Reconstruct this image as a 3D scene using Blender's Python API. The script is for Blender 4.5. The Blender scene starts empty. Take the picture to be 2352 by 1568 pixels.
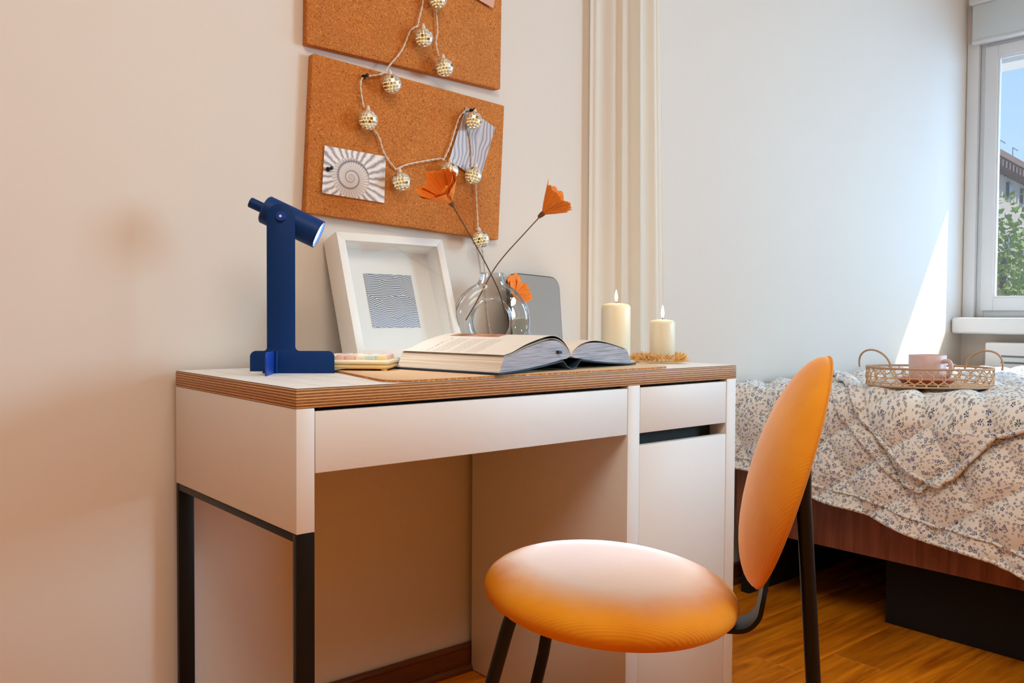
import bpy, bmesh, math, random
from math import sin, cos, pi, radians, sqrt, atan2, exp
from mathutils import Vector, Matrix

scene = bpy.context.scene
COL = scene.collection
random.seed(7)

# ------------------------------------------------------------------ camera
cam_d = bpy.data.cameras.new('camera')
cam = bpy.data.objects.new('camera', cam_d)
COL.objects.link(cam)
cam_d.sensor_width = 36.0
cam_d.lens = 1984.957 / 2352.0 * 36.0
cam_d.clip_start = 0.02
cam_d.clip_end = 200
CAMP = Vector((-0.5554, -1.6606, 0.8565))
_yaw, _pit, _rol = 0.6983, -0.0300, 0.0058
_fw = Vector((sin(_yaw) * cos(_pit), cos(_yaw) * cos(_pit), sin(_pit)))
_rt = Vector((cos(_yaw), -sin(_yaw), 0))
_up = _rt.cross(_fw)
_r2 = _rt * cos(_rol) + _up * sin(_rol)
_u2 = -_rt * sin(_rol) + _up * cos(_rol)
cam.matrix_world = Matrix(((_r2.x, _u2.x, -_fw.x, CAMP.x), (_r2.y, _u2.y, -_fw.y, CAMP.y),
                           (_r2.z, _u2.z, -_fw.z, CAMP.z), (0, 0, 0, 1)))
scene.camera = cam

# ------------------------------------------------------------------ world, sun, large lights, exposure
world = bpy.data.worlds.new('sky')
scene.world = world
world.use_nodes = True
wn = world.node_tree
wn.nodes.clear()
w_out = wn.nodes.new('ShaderNodeOutputWorld')
w_bg = wn.nodes.new('ShaderNodeBackground')
w_tc = wn.nodes.new('ShaderNodeTexCoord')
w_sep = wn.nodes.new('ShaderNodeSeparateXYZ')
w_ramp = wn.nodes.new('ShaderNodeValToRGB')
w_ramp.color_ramp.elements[0].position = 0.0
w_ramp.color_ramp.elements[0].color = (0.55, 0.77, 1.0, 1)
w_ramp.color_ramp.elements[1].position = 0.45
w_ramp.color_ramp.elements[1].color = (0.26, 0.53, 0.92, 1)
wn.links.new(w_tc.outputs['Generated'], w_sep.inputs[0])
wn.links.new(w_sep.outputs['Z'], w_ramp.inputs[0])
wn.links.new(w_ramp.outputs[0], w_bg.inputs[0])
w_bg.inputs[1].default_value = 1.0
wn.links.new(w_bg.outputs[0], w_out.inputs[0])


def add_light(name, kind, loc, direction, energy, color, **kw):
    d = bpy.data.lights.new(name, kind)
    d.energy = energy
    d.color = color
    for k, v in kw.items():
        setattr(d, k, v)
    o = bpy.data.objects.new(name, d)
    COL.objects.link(o)
    o.location = loc
    o.rotation_euler = Vector(direction).to_track_quat('-Z', 'Y').to_euler()
    return o


# sun through the window on the right
add_light('sun', 'SUN', (8, -4, 8), (-1, 0.80, -1.45), 5.0, (1.0, 0.94, 0.84), angle=radians(0.6))
# daylight entering the rest of the window, beside the frame of the picture
add_light('window_daylight', 'AREA', (4.25, -1.95, 1.75), (-1, 0.32, -0.10), 100.0, (0.32, 0.62, 1.0),
          shape='RECTANGLE', size=2.4, size_y=2.2)
# daylight through the second window of the same wall, behind the viewer's right shoulder
add_light('second_window_daylight', 'AREA', (3.50, -3.0, 1.48), (-1, 0.12, -0.04), 88.0, (0.50, 0.81, 1.0),
          shape='RECTANGLE', size=1.25, size_y=1.1)
# added fill light near the ceiling, to brighten the room from out of view
add_light('added_fill_light', 'AREA', (-0.3, -2.0, 2.60), (0, 0, -1), 33.0, (0.96, 0.91, 0.78),
          shape='DISK', size=1.5)

scene.view_settings.view_transform = 'Standard'
scene.view_settings.look = 'None'
scene.view_settings.exposure = 0.16
scene.view_settings.gamma = 1.0
scene.view_settings.use_curve_mapping = False
scene.cycles.use_denoising = True
scene.cycles.max_bounces = 7
scene.cycles.diffuse_bounces = 4
scene.cycles.glossy_bounces = 3
scene.cycles.transmission_bounces = 4
scene.cycles.transparent_max_bounces = 12
scene.cycles.use_adaptive_sampling = True
scene.cycles.adaptive_threshold = 0.08
scene.cycles.adaptive_min_samples = 16
scene.cycles.sample_clamp_indirect = 4.0
scene.cycles.caustics_reflective = False
scene.cycles.blur_glossy = 0.5


# ------------------------------------------------------------------ helpers: materials
def lin(r, g, b):
    def f(c):
        c /= 255.0
        return c / 12.92 if c <= 0.04045 else ((c + 0.055) / 1.055) ** 2.4
    return (f(r), f(g), f(b), 1.0)


class NT:
    """tiny wrapper for building node trees"""
    def __init__(self, name):
        self.m = bpy.data.materials.new(name)
        self.m.use_nodes = True
        self.t = self.m.node_tree
        self.b = self.t.nodes['Principled BSDF']

    def n(self, typ, ins=None, **props):
        nd = self.t.nodes.new('ShaderNode' + typ)
        for k, v in props.items():
            setattr(nd, k, v)
        for k, v in (ins or {}).items():
            self.put(nd.inputs[k], v)
        return nd

    def put(self, sock, v):
        if isinstance(v, bpy.types.NodeSocket):
            self.t.links.new(v, sock)
        elif isinstance(v, bpy.types.Node):
            self.t.links.new(v.outputs[0], sock)
        else:
            sock.default_value = v

    def set(self, **kw):
        for k, v in kw.items():
            self.put(self.b.inputs[k.replace('_', ' ')], v)
        return self

    def math(self, op, a, b=0.0, c=0.0, clamp=False):
        nd = self.t.nodes.new('ShaderNodeMath')
        nd.operation = op
        nd.use_clamp = clamp
        self.put(nd.inputs[0], a)
        self.put(nd.inputs[1], b)
        self.put(nd.inputs[2], c)
        return nd.outputs[0]

    def ramp(self, fac, stops, interp='LINEAR'):
        nd = self.t.nodes.new('ShaderNodeValToRGB')
        cr = nd.color_ramp
        cr.interpolation = interp
        while len(cr.elements) < len(stops):
            cr.elements.new(0.5)
        for e, (p, c) in zip(cr.elements, stops):
            e.position = p
            e.color = c
        self.put(nd.inputs[0], fac)
        return nd.outputs[0]

    def mix(self, fac, a, b, blend='MIX'):
        nd = self.t.nodes.new('ShaderNodeMix')
        nd.data_type = 'RGBA'
        nd.blend_type = blend
        self.put(nd.inputs[0], fac)
        self.put(nd.inputs[6], a)
        self.put(nd.inputs[7], b)
        return nd.outputs[2]

    def coord(self, which='Object', scale=(1, 1, 1), rot=(0, 0, 0), loc=(0, 0, 0)):
        tc = self.n('TexCoord')
        mp = self.n('Mapping', {'Vector': tc.outputs[which], 'Scale': scale, 'Rotation': rot, 'Location': loc})
        return mp.outputs[0]

    def bump(self, height, strength=0.2, dist=0.01):
        nd = self.n('Bump', {'Height': height, 'Strength': strength, 'Distance': dist})
        self.t.links.new(nd.outputs[0], self.b.inputs['Normal'])
        return self


def plain(name, rgb, rough=0.5, metal=0.0, **kw):
    t = NT(name)
    t.set(Base_Color=lin(*rgb), Roughness=rough, Metallic=metal)
    for k, v in kw.items():
        t.put(t.b.inputs[k.replace('_', ' ')], v)
    return t.m


# ------------------------------------------------------------------ helpers: objects
OFF = {}


def link(o, parent=None):
    COL.objects.link(o)
    if parent is not None:
        o.parent = parent
    return o


def thing(name, loc, label, cat, group=None, kind=None):
    o = bpy.data.objects.new(name, None)
    o.empty_display_size = 0.05
    o.location = loc
    link(o)
    OFF[o.name] = Vector(loc)
    tag(o, label, cat, group, kind)
    return o


def tag(o, label=None, cat=None, group=None, kind=None):
    if label: o['label'] = label
    if cat: o['category'] = cat
    if group: o['group'] = group
    if kind: o['kind'] = kind
    return o


def mesh_obj(name, verts, faces, mat, parent=None, smooth=None, uvs=None, center=None):
    """verts in world coordinates; the object sits at its parent's origin (or at center)"""
    off = OFF[parent.name] if parent is not None else Vector(center or (0, 0, 0))
    me = bpy.data.meshes.new(name)
    me.from_pydata([(v[0] - off.x, v[1] - off.y, v[2] - off.z) for v in verts], [], faces)
    if mat is not None:
        me.materials.append(mat)
    if uvs is not None:
        ul = me.uv_layers.new(name='UVMap')
        for poly in me.polygons:
            for li in poly.loop_indices:
                ul.data[li].uv = uvs[me.loops[li].vertex_index]
    if smooth is not None:
        for f in me.polygons:
            f.use_smooth = True
        if smooth < 179:
            me.set_sharp_from_angle(angle=radians(smooth))
    o = bpy.data.objects.new(name, me)
    if parent is None:
        o.location = off
    link(o, parent)
    OFF[o.name] = off
    return o


def bm_data(bm):
    bm.verts.index_update()
    v = [tuple(x.co) for x in bm.verts]
    f = [[q.index for q in x.verts] for x in bm.faces]
    bm.free()
    return v, f


def box_geo(x0, x1, y0, y1, z0, z1, bevel=0.0, seg=2):
    bm = bmesh.new()
    bmesh.ops.create_cube(bm, size=1.0)
    for v in bm.verts:
        v.co = ((x0 + x1) / 2 + v.co.x * (x1 - x0), (y0 + y1) / 2 + v.co.y * (y1 - y0), (z0 + z1) / 2 + v.co.z * (z1 - z0))
    if bevel > 0:
        bmesh.ops.bevel(bm, geom=list(bm.edges), offset=bevel, segments=seg, affect='EDGES', profile=0.5)
    return bm_data(bm)


def box(name, x0, x1, y0, y1, z0, z1, mat, parent=None, bevel=0.0015, seg=2, **kw):
    v, f = box_geo(x0, x1, y0, y1, z0, z1, bevel, seg)
    return mesh_obj(name, v, f, mat, parent, smooth=35 if bevel > 0 else None, **kw)


def join(*geos):
    V, F = [], []
    for v, f in geos:
        n = len(V)
        V += list(v)
        F += [[i + n for i in q] for q in f]
    return V, F


def tube_geo(pts, r, sides=8, closed=False, caps=True):
    pts = [Vector(p) for p in pts]
    n = len(pts)
    rr = r if isinstance(r, (list, tuple)) else [r] * n
    V, F = [], []
    prev = None
    for i, p in enumerate(pts):
        if closed:
            t = pts[(i + 1) % n] - pts[i - 1]
        else:
            t = pts[min(i + 1, n - 1)] - pts[max(i - 1, 0)]
        t.normalize()
        if prev is None:
            a = Vector((0, 0, 1)) if abs(t.z) < 0.9 else Vector((1, 0, 0))
            nrm = (a - t * a.dot(t)).normalized()
        else:
            nrm = (prev - t * prev.dot(t))
            nrm = nrm.normalized() if nrm.length > 1e-6 else prev
        prev = nrm
        bn = t.cross(nrm)
        for k in range(sides):
            a = 2 * pi * k / sides
            V.append(tuple(p + (nrm * cos(a) + bn * sin(a)) * rr[i]))
    m = n if closed else n - 1
    for i in range(m):
        j = (i + 1) % n
        for k in range(sides):
            k2 = (k + 1) % sides
            F.append([i * sides + k, i * sides + k2, j * sides + k2, j * sides + k])
    if caps and not closed:
        F.append(list(range(sides))[::-1])
        F.append([(n - 1) * sides + k for k in range(sides)])
    return V, F


def spline(pts, per=8):
    """Catmull-Rom through points"""
    P = [Vector(p) for p in pts]
    out = []
    for i in range(len(P) - 1):
        p0 = P[max(i - 1, 0)]; p1 = P[i]; p2 = P[i + 1]; p3 = P[min(i + 2, len(P) - 1)]
        for k in range(per):
            t = k / per
            out.append(0.5 * ((2 * p1) + (p2 - p0) * t + (2 * p0 - 5 * p1 + 4 * p2 - p3) * t * t + (3 * p1 - p0 - 3 * p2 + p3) * t ** 3))
    out.append(P[-1])
    return out


def lathe_geo(profile, n=32, center=(0, 0, 0), ax=(0, 0, 1)):
    """profile: list of (r, h); revolve about axis"""
    ax = Vector(ax).normalized()
    a = Vector((1, 0, 0)) if abs(ax.x) < 0.9 else Vector((0, 1, 0))
    u = (a - ax * a.dot(ax)).normalized()
    w = ax.cross(u)
    c = Vector(center)
    V, F = [], []
    for r, h in profile:
        for k in range(n):
            t = 2 * pi * k / n
            V.append(tuple(c + ax * h + (u * cos(t) + w * sin(t)) * max(r, 1e-5)))
    for i in range(len(profile) - 1):
        for k in range(n):
            k2 = (k + 1) % n
            F.append([i * n + k, i * n + k2, (i + 1) * n + k2, (i + 1) * n + k])
    return V, F


def prism_geo(poly, origin, ex, ey, ez, t0, t1, bevel=0.0):
    """2D polygon extruded from t0 to t1 along ez"""
    o, ex, ey, ez = Vector(origin), Vector(ex), Vector(ey), Vector(ez)
    bm = bmesh.new()
    a = [bm.verts.new(o + ex * p[0] + ey * p[1] + ez * t0) for p in poly]
    b = [bm.verts.new(o + ex * p[0] + ey * p[1] + ez * t1) for p in poly]
    f0 = bm.faces.new(a[::-1]); f1 = bm.faces.new(b)
    n = len(poly)
    for i in range(n):
        bm.faces.new((a[i], a[(i + 1) % n], b[(i + 1) % n], b[i]))
    bmesh.ops.recalc_face_normals(bm, faces=bm.faces)
    if bevel > 0:
        ed = [e for e in f0.edges] + [e for e in f1.edges]
        bmesh.ops.bevel(bm, geom=ed, offset=bevel, segments=2, affect='EDGES', profile=0.5)
    return bm_data(bm)


def round_poly(w, h, r, n=6, corners=(1, 1, 1, 1)):
    """rounded rectangle 0..w x 0..h, corners from bottom-left counter-clockwise"""
    P = []
    cs = [(r, r, pi), (w - r, r, 1.5 * pi), (w - r, h - r, 0), (r, h - r, 0.5 * pi)]
    raw = [(0, 0), (w, 0), (w, h), (0, h)]
    for i, (cx, cy, a0) in enumerate(cs):
        if not corners[i]:
            P.append(raw[i]); continue
        for k in range(n + 1):
            a = a0 + k / n * pi / 2
            P.append((cx + r * cos(a), cy + r * sin(a)))
    return P


def grid_faces(nu, nv):
    return [[i * nv + j, i * nv + j + 1, (i + 1) * nv + j + 1, (i + 1) * nv + j] for i in range(nu - 1) for j in range(nv - 1)]


def hash2(a, b):
    x = sin(a * 12.9898 + b * 78.233) * 43758.5453
    return x - math.floor(x)


def vnoise(x, y):
    xi, yi = math.floor(x), math.floor(y)
    fx, fy = x - xi, y - yi
    fx = fx * fx * (3 - 2 * fx); fy = fy * fy * (3 - 2 * fy)
    a = hash2(xi, yi); b = hash2(xi + 1, yi); c = hash2(xi, yi + 1); d = hash2(xi + 1, yi + 1)
    return (a * (1 - fx) + b * fx) * (1 - fy) + (c * (1 - fx) + d * fx) * fy


# ------------------------------------------------------------------ materials
def m_wall():
    t = NT('wall_paint')
    c = t.coord('Object')
    n = t.n('TexNoise', {'Vector': c, 'Scale': 120.0, 'Detail': 4.0})
    t.set(Base_Color=lin(234, 223, 212), Roughness=0.75)
    t.bump(n.outputs[0], 0.06, 0.002)
    return t.m


def m_wood(name, dark, light, scale=1.0, along='X', rough=0.35, contrast=(0.3, 0.75)):
    t = NT(name)
    tc = t.n('TexCoord')
    oi = t.n('ObjectInfo')
    sc = {'X': (0.9, 9, 9), 'Y': (9, 0.9, 9), 'Z': (9, 9, 0.9)}[along]
    off = t.n('VectorMath', {0: tc.outputs['Object'], 1: oi.outputs['Location']}, operation='ADD')
    mp = t.n('Mapping', {'Vector': off.outputs[0], 'Scale': [s * scale for s in sc]})
    rv = t.n('VectorMath', {0: mp.outputs[0]}, operation='ADD')
    rnd = t.n('CombineXYZ', {'X': t.math('MULTIPLY', oi.outputs['Random'], 37.0), 'Y': t.math('MULTIPLY', oi.outputs['Random'], 19.0)})
    t.put(rv.inputs[1], rnd)
    n1 = t.n('TexNoise', {'Vector': rv.outputs[0], 'Scale': 2.2, 'Detail': 8.0, 'Roughness': 0.62, 'Distortion': 1.4})
    n2 = t.n('TexNoise', {'Vector': rv.outputs[0], 'Scale': 9.0, 'Detail': 6.0, 'Roughness': 0.6})
    f = t.math('ADD', t.math('MULTIPLY', n1.outputs[0], 0.75), t.math('MULTIPLY', n2.outputs[0], 0.25))
    col = t.ramp(f, [(contrast[0], lin(*dark)), (contrast[1], lin(*light))])
    hv = t.n('HueSaturation', {'Color': col, 'Value': t.math('ADD', 0.82, t.math('MULTIPLY', oi.outputs['Random'], 0.36))})
    t.set(Base_Color=hv.outputs[0], Roughness=rough)
    t.bump(f, 0.08, 0.002)
    return t.m


def m_ply():
    t = NT('plywood_edge')
    tc = t.n('TexCoord')
    sp = t.n('SeparateXYZ', {0: tc.outputs['Object']})
    ph = t.math('MULTIPLY', sp.outputs['Z'], 1.0 / 0.0043)
    wob = t.n('TexNoise', {'Vector': t.coord('Object', (6, 6, 900)), 'Scale': 1.0, 'Detail': 3.0})
    fr = t.math('FRACT', t.math('ADD', ph, t.math('MULTIPLY', wob.outputs[0], 0.35)))
    g = t.n('TexNoise', {'Vector': t.coord('Object', (40, 40, 400)), 'Scale': 2.0, 'Detail': 5.0})
    dark = t.ramp(g.outputs[0], [(0.3, lin(120, 68, 24)), (0.7, lin(176, 112, 54))])
    line = t.ramp(fr, [(0.0, (0, 0, 0, 1)), (0.10, (1, 1, 1, 1)), (0.26, (1, 1, 1, 1)), (0.38, (0, 0, 0, 1))])
    t.set(Base_Color=t.mix(line, dark, lin(232, 190, 134)), Roughness=0.55)
    t.bump(line, 0.15, 0.0008)
    return t.m


def m_cork(name, base, dark, light, scale=1.0, rough=0.85):
    t = NT(name)
    c = t.coord('Object')
    v = t.n('TexVoronoi', {'Vector': c, 'Scale': 420.0 * scale})
    n = t.n('TexNoise', {'Vector': c, 'Scale': 330.0 * scale, 'Detail': 3.0})
    n2 = t.n('TexNoise', {'Vector': c, 'Scale': 14.0 * scale, 'Detail': 3.0})
    sp = t.n('SeparateColor', {0: v.outputs['Color']})
    col = t.ramp(sp.outputs[0], [(0.0, lin(*dark)), (0.16, lin(*base)), (0.80, lin(*base)), (1.0, lin(*light))])
    col2 = t.mix(t.ramp(n.outputs[0], [(0.45, (0, 0, 0, 1)), (0.72, (0.55, 0.55, 0.55, 1))]), col, lin(*light))
    hv = t.n('HueSaturation', {'Color': col2, 'Value': t.math('ADD', 0.86, t.math('MULTIPLY', n2.outputs[0], 0.28))})
    t.set(Base_Color=hv.outputs[0], Roughness=rough)
    t.bump(sp.outputs[0], 0.25, 0.001)
    return t.m


def m_velvet(name, sheen, sr, glare=0.0):
    t = NT(name)
    c = t.coord('Object')
    w = t.n('TexWave', {'Vector': c, 'Scale': 95.0, 'Distortion': 0.4, 'Detail': 1.0}, wave_type='BANDS', bands_direction='DIAGONAL')
    n = t.n('TexNoise', {'Vector': c, 'Scale': 9.0, 'Detail': 3.0})
    col = t.ramp(n.outputs[0], [(0.3, lin(226, 138, 16)), (0.7, lin(240, 158, 30))])
    t.set(Base_Color=col, Roughness=0.8)
    t.b.inputs['Specular IOR Level'].default_value = 0.25
    t.bump(w.outputs[0], 0.25, 0.0008)
    # pile of the velvet: soft white sheen of the fibre tips on top of the dyed base
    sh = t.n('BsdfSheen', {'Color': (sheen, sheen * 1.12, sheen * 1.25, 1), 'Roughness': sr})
    if glare:
        # light glare painted in: pale sheen mixed over the middle of the seat top
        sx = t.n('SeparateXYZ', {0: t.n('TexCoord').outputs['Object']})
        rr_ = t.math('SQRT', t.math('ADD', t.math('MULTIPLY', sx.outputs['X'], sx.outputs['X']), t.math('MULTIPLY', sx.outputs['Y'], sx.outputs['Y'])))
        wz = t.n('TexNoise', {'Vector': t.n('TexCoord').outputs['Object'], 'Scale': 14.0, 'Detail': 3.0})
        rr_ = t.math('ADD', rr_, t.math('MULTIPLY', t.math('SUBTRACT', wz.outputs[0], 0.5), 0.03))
        glare_mask = t.n('MapRange', {'Value': rr_, 'From Min': 0.195, 'From Max': 0.120}, interpolation_type='SMOOTHSTEP').outputs[0]
        glare_mask = t.math('MULTIPLY', glare_mask, t.math('GREATER_THAN', sx.outputs['Z'], 0.42))
        fac = t.math('MULTIPLY', glare_mask, glare)
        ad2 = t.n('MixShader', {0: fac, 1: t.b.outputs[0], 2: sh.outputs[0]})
    else:
        ad2 = t.n('AddShader', {0: t.b.outputs[0], 1: sh.outputs[0]})
    out = [x for x in t.t.nodes if x.type == 'OUTPUT_MATERIAL'][0]
    t.t.links.new(ad2.outputs[0], out.inputs[0])
    return t.m


def m_floral():
    """cream cotton with small scattered blue, olive and plum flowers; uses UVs in metres"""
    t = NT('floral_cotton')
    tc = t.n('TexCoord')
    base = lin(246, 244, 241)
    nz = t.n('TexNoise', {'Vector': tc.outputs['UV'], 'Scale': 6.0, 'Detail': 2.0})
    col = base

    def layer(col, scale, seed, rad, petals, palette, keep):
        mp = t.n('Mapping', {'Vector': tc.outputs['UV'], 'Location': (seed * 3.7, seed * 1.9, 0), 'Rotation': (0, 0, seed * 0.6)})
        v = t.n('TexVoronoi', {'Vector': mp.outputs[0], 'Scale': scale, 'Randomness': 0.85}, voronoi_dimensions='2D')
        sc = t.n('VectorMath', {0: mp.outputs[0], 3: scale}, operation='SCALE')
        ps = t.n('VectorMath', {0: v.outputs['Position'], 3: scale}, operation='SCALE')
        d = t.n('VectorMath', {0: mp.outputs[0], 1: v.outputs['Position']}, operation='SUBTRACT')
        s = t.n('SeparateXYZ', {0: d.outputs[0]})
        ang = t.math('ARCTAN2', s.outputs['Y'], s.outputs['X'])
        sc_ = t.n('SeparateColor', {0: v.outputs['Color']})
        ang2 = t.math('ADD', ang, t.math('MULTIPLY', sc_.outputs[0], 6.28))
        r = v.outputs['Distance']
        lob = t.math('ABSOLUTE', t.math('COSINE', t.math('MULTIPLY', ang2, petals / 2.0)))
        # petals are blobs between an inner and an outer radius
        ro = t.math('MULTIPLY', t.math('POWER', lob, 0.6), rad)
        a = t.math('LESS_THAN', r, ro)
        b = t.math('GREATER_THAN', r, rad * 0.38)
        gap = t.math('GREATER_THAN', lob, 0.45)
        centre = t.math('LESS_THAN', r, rad * 0.2)
        m = t.math('MULTIPLY', t.math('MULTIPLY', a, b), gap)
        m = t.math('MAXIMUM', m, centre)
        m = t.math('MULTIPLY', m, t.math('LESS_THAN', sc_.outputs[1], keep))
        pc = t.ramp(sc_.outputs[2], palette, 'CONSTANT')
        return t.mix(m, col, pc)
    blue = [(0.0, lin(92, 112, 158)), (0.45, lin(66, 80, 126)), (0.72, lin(120, 112, 150)), (0.88, lin(78, 100, 110))]
    small = [(0.0, lin(84, 88, 76)), (0.35, lin(116, 116, 80)), (0.55, lin(130, 100, 92)), (0.75, lin(78, 82, 106))]
    col = layer(col, 98.0, 1.0, 0.30, 5, small, 0.55)
    col = layer(col, 135.0, 2.0, 0.31, 3, small, 0.36)
    col = layer(col, 52.0, 3.0, 0.28, 5, blue, 0.42)
    col = layer(col, 82.0, 4.0, 0.27, 6, blue, 0.34)
    t.set(Base_Color=col, Roughness=0.85, Sheen_Weight=0.15)
    wv = t.n('TexNoise', {'Vector': tc.outputs['UV'], 'Scale': 900.0})
    t.bump(wv.outputs[0], 0.05, 0.0005)
    return t.m


def m_ammonite():
    t = NT('ammonite_photo')
    tc = t.n('TexCoord')
    mp = t.n('Mapping', {'Vector': tc.outputs['UV'], 'Location': (-0.44, -0.42, 0)})
    s = t.n('SeparateXYZ', {0: mp.outputs[0]})
    x = t.math('MULTIPLY', s.outputs['X'], 1.4)
    y = s.outputs['Y']
    r = t.math('SQRT', t.math('ADD', t.math('MULTIPLY', x, x), t.math('MULTIPLY', y, y)))
    th = t.math('ARCTAN2', y, x)
    lr = t.math('LOGARITHM', t.math('ADD', r, 0.004), math.e)
    turn = t.math('DIVIDE', th, 2 * pi)
    # whorl phase: spiral wall every ln(2.35)
    ph = t.math('FRACT', t.math('ADD', t.math('DIVIDE', lr, 0.86), turn))
    ring = t.math('ADD', t.math('DIVIDE', lr, 0.86), turn)
    wall = t.ramp(ph, [(0.0, lin(104, 92, 104)), (0.10, lin(170, 154, 156)), (0.22, lin(228, 214, 208)), (0.85, lin(236, 224, 214)), (1.0, lin(206, 190, 186))])
    nz = t.n('TexNoise', {'Vector': tc.outputs['UV'], 'Scale': 9.0, 'Detail': 4.0})
    rib_n = t.math('ADD', t.math('MULTIPLY', th, 38.0), t.math('MULTIPLY', ph, -7.0))
    rib_in = t.math('SINE', t.math('ADD', rib_n, t.math('MULTIPLY', nz.outputs[0], 3.0)))
    rib_out = t.math('SINE', t.math('ADD', t.math('MULTIPLY', th, 26.0), t.math('MULTIPLY', nz.outputs[0], 4.0)))
    outer = t.math('GREATER_THAN', r, 0.42)
    rib = t.math('ADD', t.math('MULTIPLY', rib_in, t.math('SUBTRACT', 1.0, outer)), t.math('MULTIPLY', rib_out, outer))
    ribc = t.ramp(t.math('ADD', t.math('MULTIPLY', rib, 0.5), 0.5), [(0.0, lin(152, 134, 136)), (0.5, lin(222, 208, 202)), (1.0, lin(240, 230, 224))])
    col = t.mix(0.55, wall, ribc, 'MULTIPLY')
    col = t.mix(outer, col, ribc)
    hv = t.n('HueSaturation', {'Color': col, 'Saturation': 0.8, 'Value': 1.12})
    t.set(Base_Color=hv.outputs[0], Roughness=0.4)
    return t.m


def m_pleats():
    t = NT('pleated_photo')
    tc = t.n('TexCoord')
    mp = t.n('Mapping', {'Vector': tc.outputs['UV'], 'Rotation': (0, 0, -0.30), 'Scale': (1, 1, 1)})
    n = t.n('TexNoise', {'Vector': mp.outputs[0], 'Scale': 1.6, 'Detail': 1.0})
    s = t.n('SeparateXYZ', {0: mp.outputs[0]})
    ph = t.math('ADD', t.math('MULTIPLY', s.outputs['X'], 9.0), t.math('MULTIPLY', n.outputs[0], 4.5))
    fr = t.math('FRACT', ph)
    col = t.ramp(fr, [(0.0, lin(110, 98, 116)), (0.12, lin(176, 162, 172)), (0.5, lin(214, 202, 202)), (0.85, lin(190, 178, 186)), (1.0, lin(120, 106, 124))])
    t.set(Base_Color=col, Roughness=0.35)
    return t.m


def m_art():
    t = NT('striped_art')
    tc = t.n('TexCoord')
    v = t.n('TexVoronoi', {'Vector': tc.outputs['UV'], 'Scale': 3.1, 'Randomness': 1.0}, voronoi_dimensions='2D')
    n = t.n('TexNoise', {'Vector': tc.outputs['UV'], 'Scale': 3.0, 'Detail': 1.0})
    s = t.n('SeparateXYZ', {0: tc.outputs['UV']})
    cc = t.n('SeparateColor', {0: v.outputs['Color']})
    slope = t.math('MULTIPLY', t.math('SUBTRACT', cc.outputs[0], 0.5), 0.75)
    ph = t.math('ADD', s.outputs['Y'], t.math('MULTIPLY', s.outputs['X'], slope))
    ph = t.math('ADD', ph, t.math('MULTIPLY', cc.outputs[1], 0.2))
    ph = t.math('ADD', ph, t.math('MULTIPLY', n.outputs[0], 0.10))
    fr = t.math('FRACT', t.math('MULTIPLY', ph, 30.0))
    m = t.ramp(fr, [(0.0, (1, 1, 1, 1)), (0.50, (1, 1, 1, 1)), (0.62, (0, 0, 0, 1)), (0.90, (0, 0, 0, 1)), (1.0, (1, 1, 1, 1))])
    blue = t.ramp(s.outputs['Y'], [(0.0, lin(104, 128, 176)), (0.5, lin(72, 88, 124)), (1.0, lin(64, 90, 124))])
    t.set(Base_Color=t.mix(m, lin(238, 228, 214), blue), Roughness=0.5)
    return t.m


def m_page(text=True):
    """left page of the open book: UV 0..1; columns of text and a picture band"""
    t = NT('printed_page')
    tc = t.n('TexCoord')
    s = t.n('SeparateXYZ', {0: tc.outputs['UV']})
    v, u = s.outputs['X'], s.outputs['Y']

    def rng(a, lo, hi):
        return t.math('MULTIPLY', t.math('GREATER_THAN', a, lo), t.math('LESS_THAN', a, hi))
    lines = t.math('LESS_THAN', t.math('FRACT', t.math('MULTIPLY', v, 85.0)), 0.5)
    nz = t.n('TexNoise', {'Vector': t.n('Mapping', {'Vector': tc.outputs['UV'], 'Scale': (85, 170, 1)}).outputs[0], 'Scale': 1.0, 'Detail': 1.0})
    words = t.math('GREATER_THAN', nz.outputs[0], 0.43)
    cols = t.math('ADD', t.math('ADD', rng(u, 0.60, 0.73), rng(u, 0.44, 0.57)), rng(u, 0.28, 0.41))
    body = t.math('MULTIPLY', t.math('MULTIPLY', lines, words), t.math('MULTIPLY', cols, rng(v, 0.08, 0.38)))
    n2 = t.n('TexNoise', {'Vector': t.n('Mapping', {'Vector': tc.outputs['UV'], 'Scale': (50, 60, 1)}).outputs[0], 'Scale': 1.0})
    head = t.math('MULTIPLY', t.math('GREATER_THAN', n2.outputs[0], 0.47), t.math('MULTIPLY', rng(u, 0.780, 0.794), rng(v, 0.10, 0.38)))
    pic = t.math('MULTIPLY', rng(u, 0.40, 0.90), rng(v, 0.425, 0.56))
    pn = t.n('TexNoise', {'Vector': tc.outputs['UV'], 'Scale': 7.0, 'Detail': 4.0})
    pcol = t.ramp(pn.outputs[0], [(0.3, lin(120, 76, 52)), (0.5, lin(180, 120, 90)), (0.7, lin(210, 160, 130))])
    col = lin(240, 234, 224)
    col = t.mix(t.math('MULTIPLY', body, 0.45), col, lin(120, 110, 96))
    col = t.mix(t.math('MULTIPLY', head, 0.6), col, lin(70, 64, 58))
    col = t.mix(pic, col, pcol)
    t.set(Base_Color=col, Roughness=0.55)
    return t.m


def m_pages_edge(name, a, b, scale):
    t = NT(name)
    c = t.coord('Object', scale)
    n = t.n('TexNoise', {'Vector': c, 'Scale': 1.0, 'Detail': 4.0, 'Roughness': 0.6})
    t.set(Base_Color=t.ramp(n.outputs[0], [(0.32, lin(*a)), (0.66, lin(*b))]), Roughness=0.75)
    t.bump(n.outputs[0], 0.25, 0.0008)
    return t.m


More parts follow.
